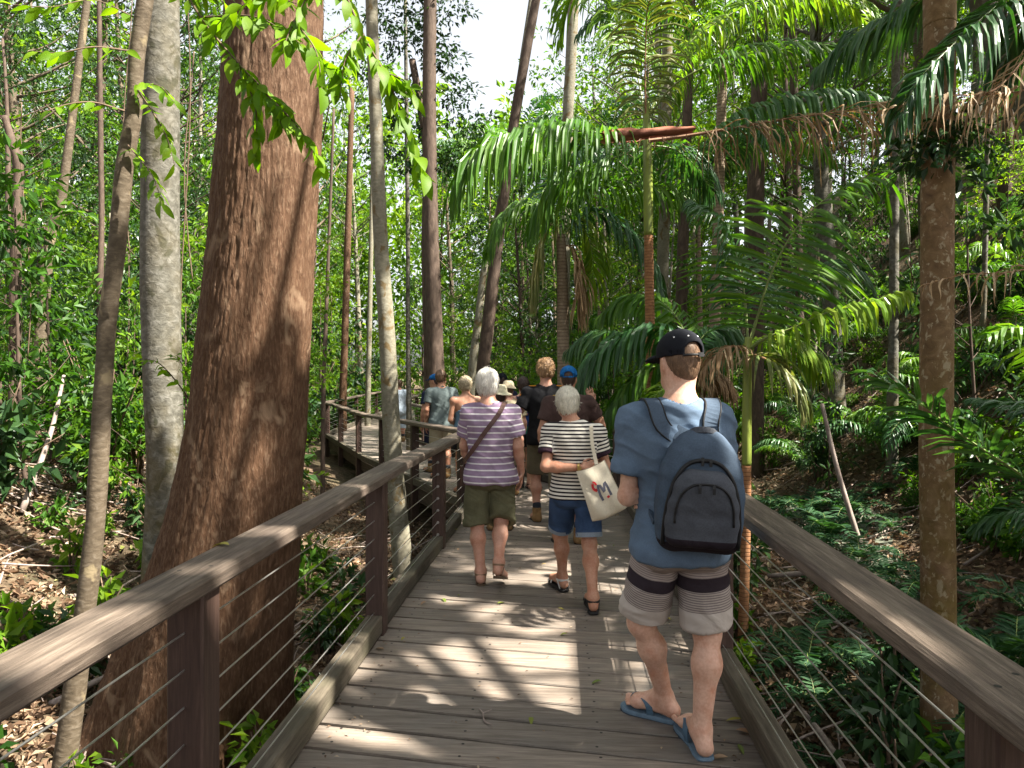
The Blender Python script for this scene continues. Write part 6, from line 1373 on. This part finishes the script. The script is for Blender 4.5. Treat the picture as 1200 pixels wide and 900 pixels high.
per = [k for k in range(nx2)] + [(k + 1) * nx2 - 1 for k in range(1, nz2)] ; sideq = []
bot = np.arange(nx2 - 1); sideq += [np.stack([bot + 1, bot, h0 + bot, h0 + bot + 1], -1)]
for col in (0, nx2 - 1):
    r0 = np.arange(nz2 - 1) * nx2 + col; sideq.append(np.stack([r0, r0 + nx2, h0 + r0 + nx2, h0 + r0], -1) if col else np.stack([r0 + nx2, r0, h0 + r0, h0 + r0 + nx2], -1))
obj('bag', mesh_np('bag', V, [np.concatenate([q, (q + h0)[:, ::-1]] + sideq)], CL['cream'], smooth=True), tb)
mb = MB(); mb2 = MB()
def stroke(m, pts, wd):
    pts = [(x * .8 + .006, z * .8) for x, z in pts]; wd *= .85
    P = cat([(x, -.0, z) for x, z in pts], 14)
    for q in P:
        u = q[0] / .115; vv = (q[2] + .18) / .36; q[1] = -(.004 + .040 * (1 - u ** 4) * (1 - (2 * vv - 1) ** 6 * .6) * (1 - .45 * vv)) + .006 * math.sin(u * 5 + vv * 7) - .0025
    m.add(*ribbon(P, (0, -1, 0), wd, .0016))
stroke(mb, [(-.02, -.07), (-.028, .0), (-.018, .07), (.0, .055), (.012, .0), (.02, .01), (.035, .055), (.05, .07), (.055, .02), (.06, -.05)], .020)
stroke(mb2, [(-.055, .095), (-.062, .06), (-.045, .03), (-.032, .045)], .020); stroke(mb2, [(-.05, .11), (-.035, .10), (-.028, .075)], .016); stroke(mb2, [(.028, -.045), (.034, -.062)], .022)
mb.build('grey_print', [CL['printgrey']], tb); mb2.build('red_print', [CL['printred']], tb)
iM = (Matrix.Translation(Vector(c)) @ tb.rotation_euler.to_matrix().to_4x4()).inverted(); mb = MB()
P = cat([np.array(iM @ Vector(tuple(p_))) for p_ in [px(699, 544, 4.86), px(694, 520, 4.87), px(693, 500, 4.88), (.545, 4.91, 1.225), (.545, 5.0, 1.262), (.55, 5.09, 1.2), (.56, 5.12, 1.1), (.58, 5.14, 1.0)]], 30); mb.add(*ribbon(P, np.linspace([0, -1, 0], [0, .3, 1], 30), .024, .004)); mb.build('strap', [CL['cream']], tb)

# ---- person in the mauve striped shirt with olive shorts
O = v3(-.155, 5.5, 0); J = stand(1.66, 1.02, .195)
J.update(pelvis=v3(-.165, 5.5, .86), belly=v3(-.165, 5.5, 1.02), chest=v3(-.165, 5.48, 1.185), neck=v3(-.175, 5.45, 1.37), head=v3(-.19, 5.49, 1.53), shL=v3(-.325, 5.48, 1.305), shR=v3(-.005, 5.47, 1.30), elL=v3(-.37, 5.55, 1.05), wrL=v3(-.33, 5.68, .85), elR=v3(.045, 5.46, 1.05), wrR=v3(.075, 5.53, .85), hR=v3(-.05, .2, -1), nR=v3(-1, 0, 0),
    hipL=v3(-.255, 5.5, .85), hipR=v3(-.08, 5.5, .85), knL=v3(-.275, 5.54, .46), knR=v3(-.085, 5.55, .465), anL=v3(-.24, 5.46, .09), anR=v3(-.10, 5.35, .185), toL=v3(-.25, 5.67, .045), toR=v3(-.07, 5.51, .06), yaw=-.05)
shift(J, O); w1 = person(J, O, 0, 'pink', 'white haired person in mauve shirt with white stripes and olive shorts, crossbody strap', .006)
wear_tee(w1, J, .0062, CL['purple'], .775, name='striped_shirt', sleeve=.66, loose=.022, sr=.066, flare=.040, wr=.015, seed=7)
wear_shorts(w1, J, .0062, CL['olive'], .83, 1.07, 1.02, name='olive_shorts', hemr=.101, loose=.014, wr=.014, seed=8)
h_ = hair_mesh(J, .006, vol=.016, nstr=5200, seed=9, slen=.05, low=-.075, wid=.0015); wear(w1, 'hair', h_[:2], HR['white'], rnd=h_[2])
for sd in 'LR': sandal(w1, J, sd, CL['solebrown'], CL['tanleather'], bands=(.12, .7), ank=True)
bagp = cat([v3(.0, -.135, 1.43 - .10) * 0 + q for q in [v3(.11, .05, 1.395), v3(.095, -.04, 1.385), v3(.055, -.115, 1.31), v3(-.05, -.155, 1.17), v3(-.14, -.145, 1.04), v3(-.205, -.075, .95), v3(-.215, .03, .90), v3(-.16, .14, .87)]], 40)
tv_ = TEEV[w1.name]
for q in bagp:
    m = (np.abs(tv_[:, 0] - q[0]) < .014) & (np.abs(tv_[:, 2] - q[2]) < .014)
    if m.any() and q[1] < .0: q[1] = min(q[1], tv_[m, 1].min() - .005)
mb = MB(); mb.add(*ribbon(bagp, cat([v3(.2, .2, 1), v3(.1, -.3, 1), v3(.1, -1, .4), v3(0, -1, .1), v3(-.3, -1, 0), v3(-1, -.4, 0), v3(-1, .1, 0), v3(-.8, 1, 0)], 40), .034, .006)); cb = mb.build('shoulder_bag', [CL['leather']], loc=O, label='brown crossbody strap and small bag worn by the mauve striped person', cat='bag')
mb = MB(); mb.box((-.16, .17, .80), (.10, .035, .08), bev=.015); mb.build('pouch', [CL['leather']], cb)
mb = MB(); mb.box((.245 - .01, .055, .79), (.008, .032, .065), rotz(.3), bev=.003); mb.build('phone', [CL['cam']], loc=O, label='dark phone held in the hand of the mauve striped person', cat='phone')

# ---- the rest of the group
def walker(H, wide, pos, rz, skin, label, shirt, hemf, hair=None, pants=None, vox=.012, adj=None, shoe='boot', hem=(.95, .95), hairk={}, sleeve=.6, shirt_name='tshirt', loose=.022, topcut=None):
    J = stand(H, wide)
    if adj: J.update({k: (v * J['s'] if isinstance(v, np.ndarray) and k not in ('hL', 'hR', 'nL', 'nR') else v) for k, v in adj.items()})
    o = person(J, pos, rz, skin, label, vox); s = J['s']
    if shirt: wear_tee(o, J, vox, shirt, hemf * s, name=shirt_name, sleeve=sleeve, loose=loose, wr=.008, seed=int(H * 100) % 17, topcut=topcut and topcut * s)
    if pants: wear_shorts(o, J, vox, pants, .97 * s, hem[0], hem[1], hemr=.095, wr=.006)
    if hair: h_ = hair_mesh(J, .008, seed=int(H * 100), **hairk); wear(o, 'hair', h_[:2], HR[hair], rnd=h_[2])
    for sd in 'LR':
        if shoe == 'boot': boot(o, J, sd)
        else: sandal(o, J, sd, CL['rubber'], CL['rubber'], bands=(.7,), ank=shoe == 'ankle')
    return o, J
dz = lambda y: float(deck_z(y)) + .004
# brown tee, blue cap, right hand raised
o, J = walker(1.70, 1.12, (.555, 6.95, dz(6.95)), 0, 'tan', 'man in dark brown t-shirt and bright blue cap raising his right hand', CL['brown'], .82, pants=CL['khaki'], vox=.010, adj=dict(elR=v3(.335, .06, 1.17), wrR=v3(.255, .16, 1.40), hR=v3(-.22, .05, 1), nR=v3(-.3, 1, 0), elL=v3(-.27, -.02, 1.12), wrL=v3(-.24, .08, .88), yaw=-.1, curl=.12))
(cv_, bv_, band, ey, bt) = cap_mesh(J, .008, 0); cp = wear(o, 'cap', cv_, CL['cap_blue']); wear(cp, 'brim', bv_, CL['cap_blue']); band.build('strap', [CL['cap_blue']], cp); bt.build('button', [CL['cap_blue']], cp)
h_ = hair_mesh(J, .008, vol=.0, namp=.003, nstr=300, seed=4, slen=.012, low=-.09); wear(o, 'hair', h_[:2], HR['dark'], rnd=h_[2])
mb = MB()
for q, sd in ((-1, 'L'), (1, 'R')): P = cat([J['neck'] + v3(q * .075, -.03, -.0), (J['neck'] + J['sh' + sd]) / 2 + v3(q * .02, -.02, .043), J['sh' + sd] + v3(q * .02, 0, .068)], 8); mb.add(*ribbon(P, (0, -.3, 1), .018, .012))
mb.build('yellow_trim', [CL['yellow']], o)
# black tee with orange trim, curly hair
o, J = walker(1.82, 1.05, (.385, 8.1, dz(8.1)), math.radians(3), 'pink', 'curly haired man in black t-shirt with orange shoulder trim and tan boots', CL['black'], .84, hair='curly', pants=CL['khaki'], vox=.010, adj=dict(elL=v3(-.32, -.02, 1.13), wrL=v3(-.33, .12, .93), elR=v3(.27, .0, 1.12), wrR=v3(.16, .18, 1.0), knL=v3(-.11, .04, .5)), hairk=dict(vol=.024, curly=.016, nstr=1500, slen=.035, low=-.07, wid=.005))
mb = MB()
for q, sd in ((-1, 'L'), (1, 'R')): a, e = J['sh' + sd], J['el' + sd]; P = cat([J['neck'] + v3(q * .07, -.02, .005), (J['neck'] + a) / 2 + v3(q * .02, -.03, .045), a + v3(q * .05, -.02, .055), a + (e - a) * .45 + v3(q * .065, -.02, .0), a + (e - a) * .62 + v3(q * .07, -.02, -.02)], 14); mb.add(*ribbon(P, cat([v3(0, -.3, 1), v3(q * .3, -.3, 1), v3(q, -.3, .6), v3(q, -.4, .2), v3(q, -.4, .1)], 14), .022, .012))
mb.build('orange_trim', [CL['orange']], o)
c = np.array(o.location) + v3(-.30, .16, .93); mb = MB(); mb.box((0, 0, 0), (.065, .03, .045), bev=.012); cam_o = mb.build('camera', [CL['cam']], loc=c, label='black camera held low by the man in the black t-shirt', cat='camera'); mb = MB(); mb.tube([(0, .03, 0), (0, .10, 0)], .034, 14); mb.build('lens', [CL['cam']], cam_o)
def sunhat(o, J, mat, crown_h=.10, brim=.15, name='sun_hat'):
    c = J['head'] + v3(0, -.01, .055) * J['s']; pr = [(0, crown_h), (.055, crown_h - .004), (.082, crown_h - .03), (.098, .0), (.11, -.004), (brim, -.022), (brim, -.027), (.10, -.010), (.085, -.012)]; n_ = 28; a = np.linspace(0, 2 * PI, n_, endpoint=False); V = np.array([(r * math.cos(t_), r * 1.15 * math.sin(t_), z + .01 * math.sin(2 * t_) * (r > .12)) for r, z in pr for t_ in a]) * J['s'] + c; i = np.arange(len(pr) - 1)[:, None] * n_; j = np.arange(n_)[None]
    h = wear(o, name, (V, np.stack([i + n_ + j, i + n_ + (j + 1) % n_, i + (j + 1) % n_, i + j], -1).reshape(-1, 4)), mat); return h
o, J = walker(1.51, 1.05, (-.13, 7.6, dz(7.6)), 0, 'pink', 'short walker in a pale straw sun hat, mostly hidden behind the mauve striped person', CL['beige'], .8, hair='dark', pants=CL['navy'], hairk=dict(vol=.0, namp=.002, nstr=100, slen=.02)); hh = sunhat(o, J, CL['straw'])
o, J = walker(1.58, 1.1, (-.05, 10.1, dz(10.1)), .3, 'pink', 'walker in a beige bucket hat and beige shirt beyond the straw sun hat', CL['beige'], .8, hair='brown', pants=CL['khaki'], hairk=dict(vol=.0, namp=.002, nstr=100, slen=.02)); sunhat(o, J, CL['beige'], .10, .125, 'bucket_hat')
o, J = walker(1.66, 1., (.17, 10.7, dz(10.7)), .25, 'pink', 'dark haired woman in a singlet wearing a small blue backpack', CL['navy'], .84, hair='dark', pants=CL['black'], shoe='ankle', hem=(.6, .6), sleeve=.02, shirt_name='singlet', topcut=1.33, loose=.012, hairk=dict(vol=.016, length=.15, nstr=500, slen=.07), adj=dict(anL=v3(-.08, .0, .085), toL=v3(-.08, .19, .025)))
s = J['s']; pk = empty('backpack', np.array(o.location) + v3(.02, -.17, 1.14), label='small blue backpack with pink swirl worn by the dark haired woman', cat='backpack'); S = SD((-.22, -.18, -.28), (.22, .18, .28), .01); S.box((0, 0, -.04), (.14, .075, .17), .06).box((0, -.01, .09), (.11, .06, .1), .06, k=.05); obj('bag', mesh_np('bag', *S.mesh(), CL['royal'], smooth=True), pk)
mb = MB(); P = [(.045 * math.cos(t_) * (1 + t_ * .12), -.078, .02 + .06 * math.sin(t_) * (1 + t_ * .1)) for t_ in np.linspace(-1, 4.2, 20)]; mb.add(*ribbon(P, (0, -1, 0), .016, .004)); mb.build('swirl_print', [CL['pinkprint']], pk)
mb = MB(); mb.box((.06, -.01, -.24), (.07, .05, .06), bev=.02); mb.build('teal_pouch', [CL['teal']], pk)
for q in (-1, 1): mb = MB(); mb.add(*ribbon(cat([(q * .08, .02, .17), (q * .10, .06, .235), (q * .11, .16, .24), (q * .12, .27, .12)], 10), np.linspace([0, -1, .5], [0, 1, .5], 10), .045, .008)); mb.build('strap', [CL['navy']], pk)
o, J = walker(1.74, 1.0, (-.165, 12.0, dz(12)), .2, 'tan', 'walker in a dark cap seen just past the mauve striped head', CL['navy'], .84, pants=CL['khaki'], hair='dark', hairk=dict(vol=.0, namp=.002, nstr=100, slen=.02)); (cv_, bv_, band, ey, bt) = cap_mesh(J, .011, 0, False); cp = wear(o, 'cap', cv_, CL['cap_black']); wear(cp, 'brim', bv_, CL['cap_black'])
o, J = walker(1.66, 1.0, (-.67, 10.3, dz(10.3)), .35, 'tan', 'ash blonde woman in a strappy blue grey top on the walkway bend', CL['bluegrey'], .84, hair='blonde', pants=CL['black'], shoe='ankle', hem=(.6, .6), sleeve=.02, shirt_name='strappy_top', topcut=1.22, loose=.010, hairk=dict(vol=.022, nstr=1500, slen=.05, low=-.095, curly=.006), adj=dict(yaw=-.5, elL=v3(-.24, .0, 1.12), wrL=v3(-.12, .18, 1.03)))
for q in (-1, 1): mb = MB(); mb.add(*ribbon(cat([(q * .05, -.128 * 1, 1.20), (q * .085, -.10, 1.36), (q * .095, -.01, 1.415), (q * .09, .08, 1.36)], 12) * s, np.linspace([0, -1, 0], [0, .6, 1], 12), .018, .006)); mb.build('strap', [CL['palewhite']], o)
o, J = walker(1.80, 1.08, (-1.19, 12.0, dz(12)), .25, 'tan', 'brown haired man in a grey green polo shirt, head turned right', CL['grey'], .84, hair='brown', pants=CL['beige'], hairk=dict(vol=.012, nstr=900, slen=.035, low=-.08), adj=dict(yaw=-.75), shirt_name='polo_shirt', vox=.011)
mb = MB(); a = np.linspace(0, 2 * PI, 20); mb.add(*ribbon([J['neck'] + v3(.066 * math.cos(t_), .066 * math.sin(t_), .012 - .01 * math.sin(t_)) for t_ in a], np.array([(math.cos(t_), math.sin(t_), .3) for t_ in a]), .035, .008)); mb.build('collar', [CL['grey']], o)
o, J = walker(1.74, 1.0, (-1.40, 12.9, dz(12.9)), .6, 'tan', 'walker in a blue cap facing left, half hidden behind the polo shirt man', CL['navy'], .84, pants=CL['navy'], hair='dark', hairk=dict(vol=.0, namp=.002, nstr=100, slen=.02), adj=dict(yaw=.6)); (cv_, bv_, band, ey, bt) = cap_mesh(J, .011, .2, False); cp = wear(o, 'cap', cv_, CL['cap_blue']); wear(cp, 'brim', bv_, CL['navy'])
o, J = walker(1.62, 1.0, (-2.98, 18.8, dz(18.8)), .2, 'pink', 'far walker in a pale blue shirt beside the inner corner of the platform rail', CL['palewhite'], .70, pants=CL['palewhite'], hair='brown', hem=(1.3, 1.3), hairk=dict(vol=.012, nstr=200), vox=.014)
